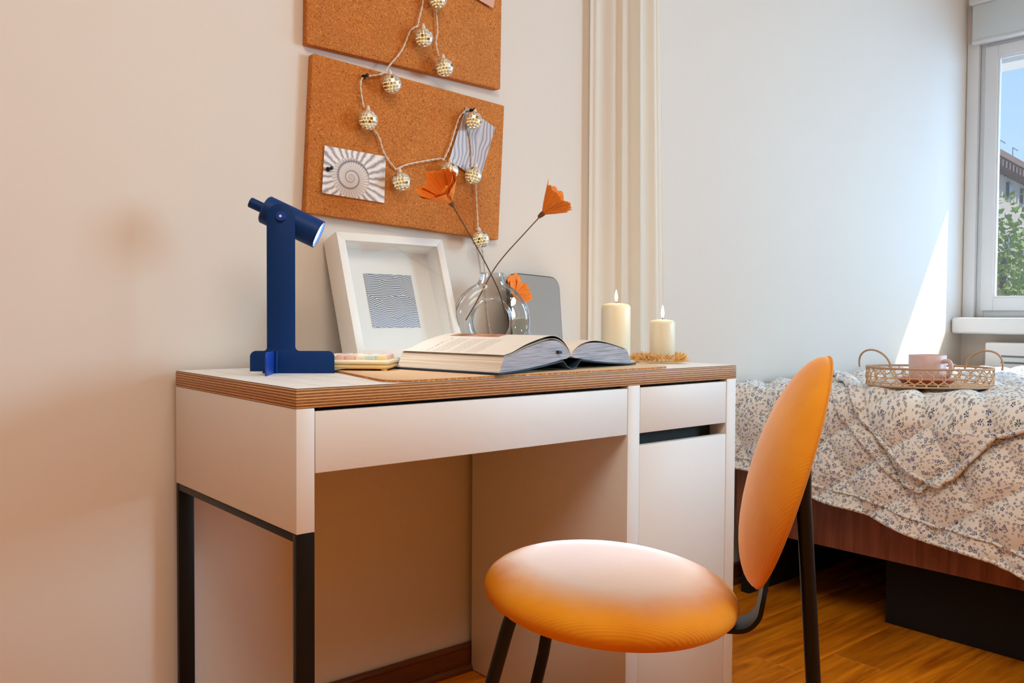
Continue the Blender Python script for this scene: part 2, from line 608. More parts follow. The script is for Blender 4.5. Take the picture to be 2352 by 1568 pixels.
def m_glass_pane(name, tint=(1, 1, 1, 1), gloss=0.07, rough=0.02):
    t = NT(name)
    t.t.nodes.remove(t.b)
    tr = t.n('BsdfTransparent', {'Color': tint})
    gl = t.n('BsdfGlossy', {'Color': (1, 1, 1, 1), 'Roughness': rough})
    mx = t.n('MixShader', {0: gloss, 1: tr.outputs[0], 2: gl.outputs[0]})
    out = [n for n in t.t.nodes if n.type == 'OUTPUT_MATERIAL'][0]
    t.t.links.new(mx.outputs[0], out.inputs[0])
    return t.m


def m_vase():
    t = NT('clear_glass')
    t.t.nodes.remove(t.b)
    fr = t.n('LayerWeight', {'Blend': 0.30})
    tr = t.n('BsdfTransparent', {'Color': (0.94, 0.945, 0.95, 1)})
    gl = t.n('BsdfGlossy', {'Color': (1, 1, 1, 1), 'Roughness': 0.03})
    mx = t.n('MixShader', {0: t.math('ADD', t.math('MULTIPLY', fr.outputs[0], 0.75), 0.03), 1: tr.outputs[0], 2: gl.outputs[0]})
    out = [n for n in t.t.nodes if n.type == 'OUTPUT_MATERIAL'][0]
    t.t.links.new(mx.outputs[0], out.inputs[0])
    return t.m


def emis(name, rgb, strength, base=None):
    t = NT(name)
    t.set(Base_Color=base or lin(*rgb), Emission_Color=lin(*rgb), Emission_Strength=strength, Roughness=0.5)
    return t.m


def m_mirror_tile():
    t = NT('mirror_tile')
    g = t.n('NewGeometry')
    r = g.outputs['Random Per Island']
    col = t.ramp(r, [(0.0, lin(235, 232, 230)), (0.3, lin(214, 200, 184)), (0.45, lin(240, 240, 244)), (0.7, lin(216, 212, 216)), (0.86, lin(160, 122, 80)), (0.93, lin(245, 245, 250))], 'CONSTANT')
    t.set(Base_Color=col, Metallic=0.55, Roughness=0.2)
    return t.m


def m_straw():
    t = NT('golden_straw')
    g = t.n('NewGeometry')
    col = t.ramp(g.outputs['Random Per Island'], [(0.0, lin(222, 142, 26)), (0.35, lin(244, 184, 70)), (0.6, lin(254, 240, 200)), (0.8, lin(236, 160, 44)), (1.0, lin(254, 244, 214))])
    t.set(Base_Color=col, Roughness=0.6)
    return t.m


def m_petal():
    t = NT('orange_petal')
    tc = t.n('TexCoord')
    w = t.n('TexNoise', {'Vector': t.n('Mapping', {'Vector': tc.outputs['UV'], 'Scale': (26, 1.2, 1)}).outputs[0], 'Scale': 1.0, 'Detail': 3.0})
    col = t.ramp(w.outputs[0], [(0.35, lin(238, 108, 6)), (0.65, lin(255, 158, 40))])
    t.set(Base_Color=col, Roughness=0.7, Subsurface_Weight=0.1, Subsurface_Radius=(0.01, 0.004, 0.002))
    t.bump(w.outputs[0], 0.5, 0.001)
    return t.m


def m_linen():
    t = NT('cream_linen')
    c = t.coord('Object')
    n = t.n('TexNoise', {'Vector': t.coord('Object', (500, 500, 60)), 'Scale': 1.0, 'Detail': 2.0})
    d = t.n('BsdfDiffuse', {'Color': lin(254, 247, 236)})
    tl = t.n('BsdfTranslucent', {'Color': lin(254, 244, 228)})
    mx = t.n('MixShader', {0: 0.32, 1: d.outputs[0], 2: tl.outputs[0]})
    b = t.n('Bump', {'Height': n.outputs[0], 'Strength': 0.08, 'Distance': 0.001})
    t.t.links.new(b.outputs[0], d.inputs['Normal'])
    t.t.nodes.remove(t.b)
    out = [x for x in t.t.nodes if x.type == 'OUTPUT_MATERIAL'][0]
    t.t.links.new(mx.outputs[0], out.inputs[0])
    return t.m


M = dict(
    wall=m_wall(),
    tanwall=plain('tan_wall_paint', (190, 140, 90), 0.8),
    ceiling=plain('ceiling_paint', (240, 232, 224), 0.8),
    plank=m_wood('floor_wood', (160, 76, 4), (244, 146, 24), 0.8, 'X', 0.32, (0.36, 0.62)),
    gap=plain('floor_gap', (70, 34, 8), 0.8),
    skirting=m_wood('skirting_wood', (70, 34, 12), (132, 74, 28), 1.0, 'X', 0.4),
    walnut=m_wood('walnut', (98, 52, 40), (162, 100, 80), 1.0, 'Z', 0.42, (0.3, 0.7)),
    white=plain('white_laminate', (236, 232, 229), 0.45),
    tile=plain('white_tile', (250, 249, 248), 0.55, Specular_IOR_Level=0.3),
    grout=plain('brown_grout', (96, 68, 48), 0.8),
    ply=m_ply(),
    blackmetal=plain('black_metal', (5, 6, 8), 0.4, Specular_IOR_Level=0.3),
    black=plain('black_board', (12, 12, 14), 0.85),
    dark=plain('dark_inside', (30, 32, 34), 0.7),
    velvet=m_velvet('orange_velvet', 0.4, 0.40), velvet_seat=m_velvet('orange_velvet_glare', 4.6, 0.60, 0.72),
    piping_or=plain('orange_piping', (214, 134, 34), 0.8),
    cork=m_cork('cork_board', (196, 112, 38), (140, 70, 18), (226, 150, 72)),
    corkmat=plain('mat_leatherette', (226, 190, 150), 0.6),
    corkedge=m_cork('cork_edge', (190, 112, 44), (130, 68, 20), (236, 176, 104), 0.8),
    navy=plain('blue_enamel', (0, 54, 118), 0.5, Specular_IOR_Level=0.25),
    navy2=plain('bright_blue_enamel', (12, 66, 170), 0.4),
    lamp_in=emis('lamp_lens', (255, 246, 232), 14.0),
    whitepaint=plain('white_frame', (246, 242, 236), 0.4),
    mat_board=plain('mat_board', (240, 236, 230), 0.8),
    art=m_art(), ammonite=m_ammonite(), pleats=m_pleats(),
    pinkpaper=plain('pink_paper', (232, 176, 156), 0.7), bluemark=plain('blue_print', (36, 70, 170), 0.6),
    pane=m_glass_pane('window_glass'), picglass=m_glass_pane('picture_glass', gloss=0.05),
    vase=m_vase(),
    petal=m_petal(), calyx=plain('brown_calyx', (112, 72, 30), 0.7), stem=plain('brown_stem', (104, 76, 40), 0.7),
    mirror=plain('mirror_silver', (206, 224, 240), 0.02, 1.0),
    wax=plain('ivory_wax', (248, 240, 216), 0.35, 0.0, Subsurface_Weight=0.35, Subsurface_Radius=(0.02, 0.012, 0.006), Subsurface_Scale=0.6),
    wick=plain('burnt_wick', (60, 36, 24), 0.9),
    flame=emis('candle_flame', (255, 226, 180), 9.0),
    straw=m_straw(),
    page=m_page(), paper=plain('book_paper', (238, 230, 220), 0.6),
    edge_fore=m_pages_edge('page_fore_edge', (190, 172, 150), (240, 230, 216), (3, 3, 700)),
    edge_head_shaded=m_pages_edge('page_head_edge_shaded', (120, 124, 140), (204, 204, 214), (14, 14, 800)),  # greyish blue of the head edge in shade, put into the colour
    bookcloth=plain('navy_book_cloth', (16, 40, 60), 0.6),
    purple=plain('plum_endpaper', (60, 26, 36), 0.6),
    kb=plain('cream_plastic', (250, 240, 208), 0.3), kb2=plain('cream_plastic_lower', (244, 218, 160), 0.35),
    cap_p=plain('pink_keycap', (246, 204, 194), 0.4), cap_w=plain('cream_keycap', (250, 244, 230), 0.4),
    cap_b=plain('pale_blue_keycap', (214, 230, 228), 0.4), cap_y=plain('yellow_keycap', (248, 228, 172), 0.4),
    cable=plain('clear_cable', (240, 226, 210), 0.3),
    ballcore=emis('glowing_grout', (255, 226, 140), 1.7, lin(240, 220, 160)),
    tilemirror=m_mirror_tile(),
    pin=plain('black_pin', (18, 22, 26), 0.3),
    linen=m_linen(),
    pvc=plain('white_pvc', (240, 242, 244), 0.35), shutter=plain('shutter_box', (226, 236, 240), 0.5),
    radiator=plain('radiator_enamel', (244, 244, 244), 0.4), slot=plain('radiator_slot', (120, 140, 150), 0.7),
    floral=m_floral(),
    mattress=plain('mattress_ticking', (226, 220, 212), 0.9),
    rattan=plain('rattan', (222, 186, 148), 0.6), rattan2=plain('rattan_wrap', (200, 164, 134), 0.6),
    pinkmug=plain('pink_stoneware', (226, 196, 196), 0.35), terracotta=plain('terracotta_glaze', (196, 104, 66), 0.4),
    facade=plain('cream_render', (176, 168, 162), 0.9), brick=plain('salmon_render', (186, 116, 96), 0.9),
    roof=plain('brown_eave', (110, 84, 80), 0.8), glassdark=plain('dark_window', (70, 80, 92), 0.2),
    leaf=plain('green_leaf', (112, 140, 44), 0.7), bark=plain('grey_bark', (70, 58, 50), 0.9),
    ground=plain('street', (150, 146, 138), 0.9), iron=plain('grey_iron', (120, 124, 132), 0.6),
    fillglass=emis('fill_fixture_glass', (255, 232, 200), 2.0),
)

# ------------------------------------------------------------------ room shell
RX0, RX1, RY0, ZC = -2.2, 3.45, -4.2, 2.70
WT = 0.30                                    # outside wall thickness
floor = box('floor', RX0, RX1, RY0, 0, -0.10, -0.006, M['gap'], bevel=0)
tag(floor, 'orange brown wooden plank floor of the bedroom', kind='structure')
PW = 0.13
row = 0
y1 = 0.0
proto = None
while y1 > RY0 + 1e-3:
    y0 = max(y1 - PW, RY0)
    # end joints: fixed phase so that the seams by the desk fall where they show
    xs = 1.307 if row % 3 == 0 else (1.474 if row % 3 == 1 else 0.86)
    cuts = [RX0]
    x = xs - 1.22 * 4
    while x < RX1:
        if RX0 + 0.05 < x < RX1 - 0.05:
            cuts.append(x)
        x += 1.22
    cuts.append(RX1)
    for a, b in zip(cuts[:-1], cuts[1:]):
        cx, cy = (a + b) / 2, (y0 + y1) / 2
        v, f = box_geo(a + 0.0007, b - 0.0007, y0 + 0.0007, y1 - 0.0007, -0.006, 0.0, 0.0009, 1)
        me = bpy.data.meshes.new('plank')
        me.from_pydata([(p[0] - cx, p[1] - cy, p[2]) for p in v], [], f)
        me.materials.append(M['plank'])
        o = bpy.data.objects.new('plank', me)
        o.location = (cx, cy, 0)
        link(o, floor)
    y1 = y0
    row += 1

wall_back = box('wall_back', RX0 - 0.1, RX1, 0, 0.15, -0.1, ZC, M['wall'], bevel=0)
tag(wall_back, 'plain painted wall behind the desk and bed', kind='structure')
tag(box('wall_left', RX0 - 0.1, RX0, RY0, 0, -0.1, ZC, M['tanwall'], bevel=0), 'plain painted wall left of the desk', kind='structure')
tag(box('wall_front', RX0 - 0.1, RX1 + WT, RY0 - 0.1, RY0, -0.1, ZC, M['tanwall'], bevel=0), 'plain painted wall behind the viewer', kind='structure')
tag(box('ceiling', RX0 - 0.1, RX1 + WT, RY0 - 0.1, 0.15, ZC, ZC + 0.1, M['ceiling'], bevel=0), 'plain pale ceiling', kind='structure')
# right wall with the window opening
WY0, WY1, WZ0, WZ1 = -1.72, -0.05, 0.86, 2.21
W2Y0, W2Y1, W2Z0, W2Z1 = -3.66, -2.34, 0.90, 2.06
wr = join(box_geo(RX1, RX1 + WT, RY0, W2Y0, -0.1, ZC), box_geo(RX1, RX1 + WT, W2Y1, WY0, -0.1, ZC),
          box_geo(RX1, RX1 + WT, W2Y0, W2Y1, -0.1, W2Z0), box_geo(RX1, RX1 + WT, W2Y0, W2Y1, W2Z1, ZC), box_geo(RX1, RX1 + 0.12, WY1, 0.15, -0.1, ZC), box_geo(RX1 + 0.12, RX1 + WT, 0.03, 0.15, -0.1, ZC),
          box_geo(RX1, RX1 + WT, WY0, WY1, -0.1, WZ0), box_geo(RX1, RX1 + WT, WY0, WY1, WZ1, ZC),
          box_geo(RX1 + 0.16, RX1 + WT, WY0, 0.03, 1.99, ZC), box_geo(RX1 + 0.12, RX1 + WT, WY1, 0.03, -0.1, WZ0))   # outer lintel and sill
wall_right = mesh_obj('wall_right', *wr, M['wall'])
tag(wall_right, 'painted wall with the window at the right', kind='structure')
# baseboard along the back wall: tall board with a rounded cap and a quarter-round foot
bb = join(box_geo(RX0, RX1, -0.014, 0, 0.0, 0.058, 0), tube_geo([(RX0, -0.008, 0.058), (RX1, -0.008, 0.058)], 0.0085, 10),
          tube_geo([(RX0, -0.016, 0.006), (RX1, -0.016, 0.006)], 0.011, 10))
tag(mesh_obj('baseboard_back', *bb, M['skirting'], smooth=50), 'dark brown wooden skirting board along the wall behind the desk', kind='structure')

# window: frame, sash, pane, shutter box, sill
win = thing('window_1', (RX1, -0.9, WZ0), 'white plastic window with a shutter box above it', None, kind='structure')
XF0, XF1 = RX1 + 0.02, RX1 + 0.10


def ring_yz(x0, x1, ya, yb, za, zb, w, wb=None):
    wb = wb or w
    return join(box_geo(x0, x1, ya, ya + w, za, zb, 0.003), box_geo(x0, x1, yb - w, yb, za, zb, 0.003),
                box_geo(x0, x1, ya + w, yb - w, za, za + wb, 0.003), box_geo(x0, x1, ya + w, yb - w, zb - w, zb, 0.003))


mesh_obj('window_frame', *ring_yz(XF0, XF1, WY0, WY1, WZ0, 2.06, 0.032), M['pvc'], win, 35)
mid = (WY0 + WY1) / 2
for (ya, yb) in ((mid + 0.004, WY1 - 0.026), (WY0 + 0.026, mid - 0.004)):
    s = mesh_obj('window_sash', *ring_yz(XF0 - 0.018, XF0 + 0.010, ya, yb, WZ0 + 0.030, 2.030, 0.050, 0.055), M['pvc'], win, 35)
    mesh_obj('glazing_bead', *ring_yz(XF0 - 0.013, XF0 + 0.006, ya + 0.048, yb - 0.048, WZ0 + 0.083, 1.982, 0.010), M['pvc'], s, 35)
    v, f = box_geo(XF0 - 0.004, XF0 - 0.001, ya + 0.046, yb - 0.046, WZ0 + 0.081, 1.984)
    mesh_obj('pane', v, f, M['pane'], s)
box('wall_lightening_strip', RX1 - 0.006, RX1 + 0.02, WY1 - 0.001, -0.004, WZ0, 2.06, M['pvc'], win, 0.001)  # white board added over the poorly lit wall strip to lighten it
box('shutter_box', RX1 - 0.03, RX1 + 0.16, WY0 - 0.02, WY1 + 0.02, 2.06, 2.215, M['shutter'], win, 0.004)
box('shutter_trim', RX1 - 0.045, RX1 + 0.02, WY0 - 0.03, WY1 + 0.03, 2.215, 2.245, M['pvc'], win, 0.006)
box('shutter_lip', RX1 - 0.034, RX1 + 0.02, WY0 - 0.02, WY1 + 0.02, 2.048, 2.062, M['pvc'], win, 0.004)
box('window_sill', RX1 - 0.12, RX1 + 0.10, WY0 - 0.05, WY1 + 0.045, 0.79, 0.86, M['pvc'], win, 0.012, 3)

win2 = thing('window_2', (RX1, -3.0, W2Z0), 'second white window farther along the same wall', None, kind='structure')
mesh_obj('window_frame', *ring_yz(XF0, XF1, W2Y0, W2Y1, W2Z0, W2Z1, 0.06), M['pvc'], win2, 35)
v, f = box_geo(XF0 + 0.040, XF0 + 0.044, W2Y0 + 0.05, W2Y1 - 0.05, W2Z0 + 0.05, W2Z1 - 0.05)
mesh_obj('pane', v, f, M['pane'], win2)

# ------------------------------------------------------------------ desk
DX0, DX1, DYF, DYB, ZT, TH = 0.0, 1.05, -0.52, -0.02, 0.75, 0.0292
desk = thing('desk', (0.525, -0.27, 0), 'white desk with a thick plywood-edged tiled top and black metal legs', 'desk')
top = box('tabletop', DX0, DX1, DYF, DYB, ZT - TH, ZT - 0.0012, M['ply'], desk, 0.002)
top['label'] = 'layered plywood tabletop'
lip = box('grout_bed', DX0 + 0.0015, DX1 - 0.0015, DYF + 0.0015, DYB - 0.0015, ZT - 0.0014, ZT - 0.00015, M['grout'], top, 0)
tw, tl = (DX1 - DX0 - 0.003) / 20, (DYB - DYF - 0.003) / 10
tme = None
for i in range(20):
    for j in range(10):
        x0 = DX0 + 0.0015 + i * tw
        y0 = DYF + 0.0015 + j * tl
        if tme is None:
            v, f = box_geo(-tw / 2 + 0.0006, tw / 2 - 0.0006, -tl / 2 + 0.0006, tl / 2 - 0.0006, -0.0010, 0.0, 0.0)
            tme = bpy.data.meshes.new('tile')
            tme.from_pydata(v, [], f)
            tme.materials.append(M['tile'])
        o = bpy.data.objects.new('tile', tme)
        o.location = Vector((x0 + tw / 2, y0 + tl / 2, ZT)) - OFF[desk.name]
        link(o, top)
ZP = 0.5396
box('side_panel', 0.0005, 0.0295, DYF + 0.0005, DYB, ZP, ZT - TH, M['white'], desk, 0.0012)
box('inner_panel', 0.0305, 0.044, DYF + 0.03, DYB, 0.632, ZT - TH, M['white'], desk, 0.001)
# black metal leg frame
for (a, b) in ((DYF + 0.0005, DYF + 0.0125), (DYB - 0.0125, DYB)):
    box('leg', 0.0005, 0.0295, a, b, 0.0, ZP - 0.0005, M['blackmetal'], desk, 0.001)
box('leg_rail', 0.0008, 0.0290, DYF + 0.0125, DYB - 0.0125, ZP - 0.0125, ZP - 0.0005, M['blackmetal'], desk, 0.001)
box('leg_rail', 0.0008, 0.0290, DYF + 0.0125, DYB - 0.0125, 0.0, 0.012, M['blackmetal'], desk, 0.001)
# wide drawer
dr = box('drawer', 0.031, 0.6975, DYF + 0.001, DYF + 0.017, 0.6252, 0.7155, M['white'], desk, 0.0012)
box('drawer_box', 0.046, 0.690, DYF + 0.0175, DYB - 0.04, 0.634, 0.70, M['white'], dr, 0.001)
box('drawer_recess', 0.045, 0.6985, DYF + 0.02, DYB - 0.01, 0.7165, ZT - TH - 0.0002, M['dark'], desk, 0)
# cabinet
box('cabinet_side', 0.699, 0.7335, DYF + 0.0005, DYB, 0.003, ZT - TH, M['white'], desk, 0.0012)
box('cabinet_side', 1.0165, 1.0495, DYF + 0.0005, DYB, 0.003, ZT - TH, M['white'], desk, 0.0012)
box('cabinet_back', 0.7335, 1.0165, DYB - 0.012, DYB - 0.002, 0.003, ZT - TH, M['white'], desk, 0.0)
box('cabinet_floor', 0.7335, 1.0165, DYF + 0.03, DYB - 0.012, 0.02, 0.036, M['white'], desk, 0.0)
d2 = box('drawer', 0.7352, 1.0140, DYF + 0.001, DYF + 0.017, 0.6252, 0.7155, M['white'], desk, 0.0012)
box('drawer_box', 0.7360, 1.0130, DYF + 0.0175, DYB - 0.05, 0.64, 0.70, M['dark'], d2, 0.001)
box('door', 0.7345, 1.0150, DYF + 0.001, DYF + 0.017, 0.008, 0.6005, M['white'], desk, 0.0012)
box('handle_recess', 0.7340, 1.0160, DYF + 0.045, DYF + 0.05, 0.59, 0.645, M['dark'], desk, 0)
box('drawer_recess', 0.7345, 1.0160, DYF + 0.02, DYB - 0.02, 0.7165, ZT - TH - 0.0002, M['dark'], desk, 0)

# ------------------------------------------------------------------ cork boards, pins, prints
def board(name, cx, cz, w, h, ang, label):
    ex = Vector((cos(ang), 0, sin(ang))); ez = Vector((-sin(ang), 0, cos(ang)))
    o = Vector((cx, 0, cz)) - ex * w / 2 - ez * h / 2
    v, f = prism_geo(round_poly(w, h, 0.004, 3), o, ex, ez, (0, -1, 0), 0.001, 0.020, 0.0015)
    b = mesh_obj(name, v, f, M['cork'], smooth=35, center=(cx, 0, cz))
    return tag(b, label, 'cork board', 'cork boards on the wall')


board('cork_board', 0.5293, 1.2169, 0.5117, 0.3280, -0.0515, 'lower cork board hanging just above the picture frame')
board('cork_board', 0.5265, 1.5745, 0.5117, 0.3340, -0.0120, 'upper cork board cut off by the top of the photo')
PB = -0.0205                                  # front of the boards


def print_sheet(name, quad, mat, label, lift=0.0012, res=(8, 8), curl=0.0):
    """quad: TL, TR, BR, BL as (x, z) on the board plane"""
    tl, tr, br, bl = [Vector((q[0], 0, q[1])) for q in quad]
    nu, nv = res
    V, UV = [], []
    for s in (0, 1):
        for i in range(nu):
            for j in range(nv):
                u, w = i / (nu - 1), j / (nv - 1)
                p = (tl * (1 - u) + tr * u) * w + (bl * (1 - u) + br * u) * (1 - w)
                p.y = PB - lift - curl * ((u - 0.5) ** 2 * 2 + (1 - w) ** 2) - (0.0004 if s else 0)
                V.append(tuple(p)); UV.append((u, w))
    n = nu * nv
    g = grid_faces(nu, nv)
    F = [q[::-1] for q in g] + [[i + n for i in q] for q in g]
    ring = [i * nv for i in range(nu)] + [(nu - 1) * nv + j for j in range(1, nv)] + [i * nv + nv - 1 for i in range(nu - 2, -1, -1)] + [j for j in range(nv - 2, 0, -1)]
    for k in range(len(ring)):
        a, b = ring[k], ring[(k + 1) % len(ring)]
        F.append([a, b, b + n, a + n])
    o = mesh_obj(name, V, F, mat, smooth=40, uvs=UV, center=((tl.x + br.x) / 2, PB, (tl.z + br.z) / 2))
    return tag(o, label, 'photo print')


print_sheet('photo_print', [(0.3072, 1.2077), (0.4557, 1.2033), (0.4504, 1.1012), (0.3001, 1.1088)], M['ammonite'],
            'photo print of a ribbed spiral ammonite fossil pinned to the lower board', curl=0.002)
print_sheet('photo_print', [(0.6743, 1.3459), (0.7626, 1.3098), (0.7130, 1.1760), (0.6234, 1.2158)], M['pleats'],
            'tilted photo print of mauve pleated folds pinned at its top corner', curl=0.003)
pk = print_sheet('pink_card', [(0.6900, 1.7300), (0.7825, 1.7090), (0.7503, 1.5912), (0.6537, 1.6130)], M['pinkpaper'],
                 'pink paper card with a blue mark at the top edge of the photo', curl=0.004)
pk['category'] = 'card'
OFF[pk.name] = pk.location.copy()
mk = mesh_obj('blue_mark', [(0.728, PB - 0.0068, 1.6120), (0.736, PB - 0.0068, 1.6090), (0.739, PB - 0.0068, 1.640), (0.724, PB - 0.0068, 1.640)], [[0, 1, 2, 3]], M['bluemark'], pk)


def push_pin(x, z, label, y=PB - 0.0025):
    prof = [(0.0006, -0.004), (0.0006, 0.0), (0.0048, 0.0005), (0.0052, 0.002), (0.0048, 0.0035), (0.0030, 0.005), (0.0028, 0.010), (0.0034, 0.0115), (0.0040, 0.0125), (0.0042, 0.014), (0.0034, 0.0152), (0.0, 0.0155)]
    v, f = lathe_geo(prof, 14, (x, y, z), (0.15, -1, 0.1))
    return tag(mesh_obj('push_pin', v, f, M['pin'], smooth=60, center=(x, y, z)), label, 'push pin', 'black push pins')


push_pin(0.399, 1.3653, 'black push pin holding the light string at the upper left of the lower board')
push_pin(0.567, 1.665, 'black push pin holding the light string on the upper board')
push_pin(0.3142, 1.1589, 'black push pin through the left side of the fossil photo')
push_pin(0.6847, 1.3373, 'black push pin at the top corner of the pleated photo', PB - 0.006)

# ------------------------------------------------------------------ string of mirror ball lights
strl = thing('string_lights', (0.55, -0.03, 1.05), 'string of small glowing mirror balls on clear cable across the cork boards', 'string lights')
BR = 0.0195
core_v, core_f = lathe_geo([(BR * sin(pi * k / 14), BR * cos(pi * k / 14)) for k in range(15)], 22)
core_me = bpy.data.meshes.new('ball')
core_me.from_pydata(core_v, [], core_f)
core_me.materials.append(M['ballcore'])
for q in core_me.polygons: q.use_smooth = True
TV, TF = [], []
rows_n = 9
for r_ in range(rows_n):
    th0 = pi * (r_ + 0.5) / (rows_n + 0.0)
    circ = sin(th0)
    cnt = max(3, int(round(18 * circ)))
    for k in range(cnt):
        ph0 = 2 * pi * (k + 0.5 * (r_ % 2)) / cnt
        n_ = Vector((circ * cos(ph0), circ * sin(ph0), cos(th0)))
        e1 = Vector((-sin(ph0), cos(ph0), 0)); e2 = n_.cross(e1)
        jit = Vector((random.uniform(-1, 1), random.uniform(-1, 1), random.uniform(-1, 1))) * 0.07
        n2_ = (n_ + jit).normalized()
        a = 0.5 * pi * BR / rows_n * 0.91
        w_ = min(a * 1.0, 0.5 * 2 * pi * BR * circ / cnt * 0.91)
        b0 = len(TV)
        for hgt in (-0.0006, 0.0007):
            for (sa, sb) in ((-1, -1), (1, -1), (1, 1), (-1, 1)):
                TV.append(tuple(n_ * (BR + 0.0001) + e1 * sa * w_ + e2 * sb * a + n2_ * hgt))
        TF += [[b0 + 4, b0 + 5, b0 + 6, b0 + 7], [b0, b0 + 1, b0 + 5, b0 + 4], [b0 + 1, b0 + 2, b0 + 6, b0 + 5], [b0 + 2, b0 + 3, b0 + 7, b0 + 6], [b0 + 3, b0, b0 + 4, b0 + 7]]
tile_me = bpy.data.meshes.new('mirror_tiles')
tile_me.from_pydata(TV, [], TF)
tile_me.materials.append(M['tilemirror'])
cap_v, cap_f = lathe_geo([(0.0045, BR - 0.001), (0.0042, BR + 0.004), (0.0026, BR + 0.009), (0.0016, BR + 0.011)], 10)
cap_me = bpy.data.meshes.new('socket')
cap_me.from_pydata(cap_v, [], cap_f)
cap_me.materials.append(M['cable'])
balls = [(0.5766, 1.5668), (0.5404, 1.4729), (0.5964, 1.4180), (0.4568, 1.3564), (0.3985, 1.2699), (0.4817, 1.1486), (0.6121, 1.1858), (0.6803, 1.3108), (0.6798, 1.1832), (0.7026, 1.0353)]
for i, (bx, bz) in enumerate(balls):
    o = bpy.data.objects.new('ball', core_me)
    o.location = Vector((bx, -0.0445, bz)) - OFF[strl.name]
    o.rotation_euler = (random.uniform(-0.15, 0.15), random.uniform(-0.25, 0.25), 0)
    link(o, strl)
    c = bpy.data.objects.new('mirror_tiles', tile_me); c.rotation_euler = (0, 0, i * 1.13); link(c, o)
    c = bpy.data.objects.new('socket', cap_me); link(c, o)


def twisted(pts, r=0.0011, pitch=0.030):
    sp_ = spline(pts, 14)
    # resample evenly
    L = [0.0]
    for a, b in zip(sp_[:-1], sp_[1:]):
        L.append(L[-1] + (b - a).length)
    n = max(6, int(L[-1] / 0.003))
    P, j = [], 0
    for k in range(n + 1):
        d = L[-1] * k / n
        while j < len(L) - 2 and L[j + 1] < d:
            j += 1
        t = (d - L[j]) / max(1e-9, L[j + 1] - L[j])
        P.append(sp_[j].lerp(sp_[j + 1], t))
    out = []
    for s in (0, pi):
        Q = []
        for k, p in enumerate(P):
            t = (P[min(k + 1, n)] - P[max(k - 1, 0)]).normalized()
            u = t.cross(Vector((0, 1, 0))).normalized()
            w = t.cross(u)
            a = s + 2 * pi * L[-1] * k / n / pitch
            Q.append(p + (u * cos(a) + w * sin(a)) * r * 1.05)
        out.append(tube_geo(Q, r, 6))
    return join(*out)


CY = -0.026


def cab(pts):
    g = twisted([(x, CY if len(q) == 0 else q[0], z) for x, z, *q in pts])
    return mesh_obj('cable', *g, M['cable'], strl, smooth=60)


cab([(0.566, 1.664), (0.557, 1.615), (0.549, 1.555), (0.5385, 1.515), (0.5358, 1.502)])
cab([(0.5358, 1.502), (0.517, 1.488), (0.494, 1.440), (0.462, 1.399, -0.022), (0.4545, 1.3850)])
cab([(0.4545, 1.3855), (0.437, 1.3770), (0.415, 1.3700), (0.399, 1.3660), (0.3905, 1.350), (0.393, 1.325), (0.3985, 1.300)])
cab([(0.4180, 1.262), (0.437, 1.240), (0.446, 1.215), (0.462, 1.193), (0.4790, 1.177)])
cab([(0.4805, 1.178), (0.508, 1.191), (0.553, 1.204), (0.5985, 1.2150), (0.6080, 1.2130)])
cab([(0.6080, 1.2130), (0.628, 1.252), (0.650, 1.312), (0.668, 1.333), (0.681, 1.3390), (0.6810, 1.3380)])
cab([(0.6810, 1.292), (0.688, 1.252), (0.6885, 1.212), (0.6860, 1.203)])
cab([(0.7000, 1.180), (0.7045, 1.125), (0.7080, 1.070), (0.7050, 1.060)])
cab([(0.7065, 1.060), (0.722, 1.052, -0.018), (0.734, 1.020, -0.010), (0.745, 0.960, -0.008), (0.755, 0.85, -0.008), (0.765, 0.753, -0.03)])
cab([(0.5766, 1.596, -0.040), (0.574, 1.630), (0.568, 1.664)])
cab([(0.5850, 1.550), (0.5900, 1.505), (0.5855, 1.475), (0.5935, 1.448)])

# ------------------------------------------------------------------ desk lamp
LO = Vector((0.0812, -0.1698, ZT))
LX = Vector((0.1226, -0.0860, 0)).normalized()
LN = Vector((-LX.y, LX.x, 0)) * -1.0           # toward the viewer
LN = Vector((LX.y, -LX.x, 0))
if LN.dot(CAMP - LO) < 0: LN = -LN
lampc = LO + LX * 0.055
lamp = thing('desk_lamp', tuple(lampc), 'navy blue metal desk lamp with a lit tilting cylinder head', 'lamp')
T = 0.003
pl = []
pl += [(0.0, 0.0), (0.1497, 0.0)]


def arc(cx, cy, r, a0, a1, n=6):
    return [(cx + r * cos(a0 + (a1 - a0) * k / n), cy + r * sin(a0 + (a1 - a0) * k / n)) for k in range(n + 1)]


BH, S0, S1 = 0.0405, 0.0300, 0.0800
SC = (S0 + S1) / 2
HZ = 0.2800
pl += arc(0.1497 - 0.011, BH - 0.011, 0.011, 0, pi / 2)
pl += arc(S1 + 0.008, BH + 0.008, 0.008, 1.5 * pi, pi)
pl += arc(SC, HZ, (S1 - S0) / 2, 0, pi, 14)
pl += arc(S0 - 0.006, BH + 0.006, 0.006, 0, -pi / 2)
pl += arc(0.011, BH - 0.011, 0.011, pi / 2, pi)
v, f = prism_geo(pl, LO, LX, (0, 0, 1), LN, -T, 0, 0.0005)
mesh_obj('stand_plate', v, f, M['navy'], lamp, 35)
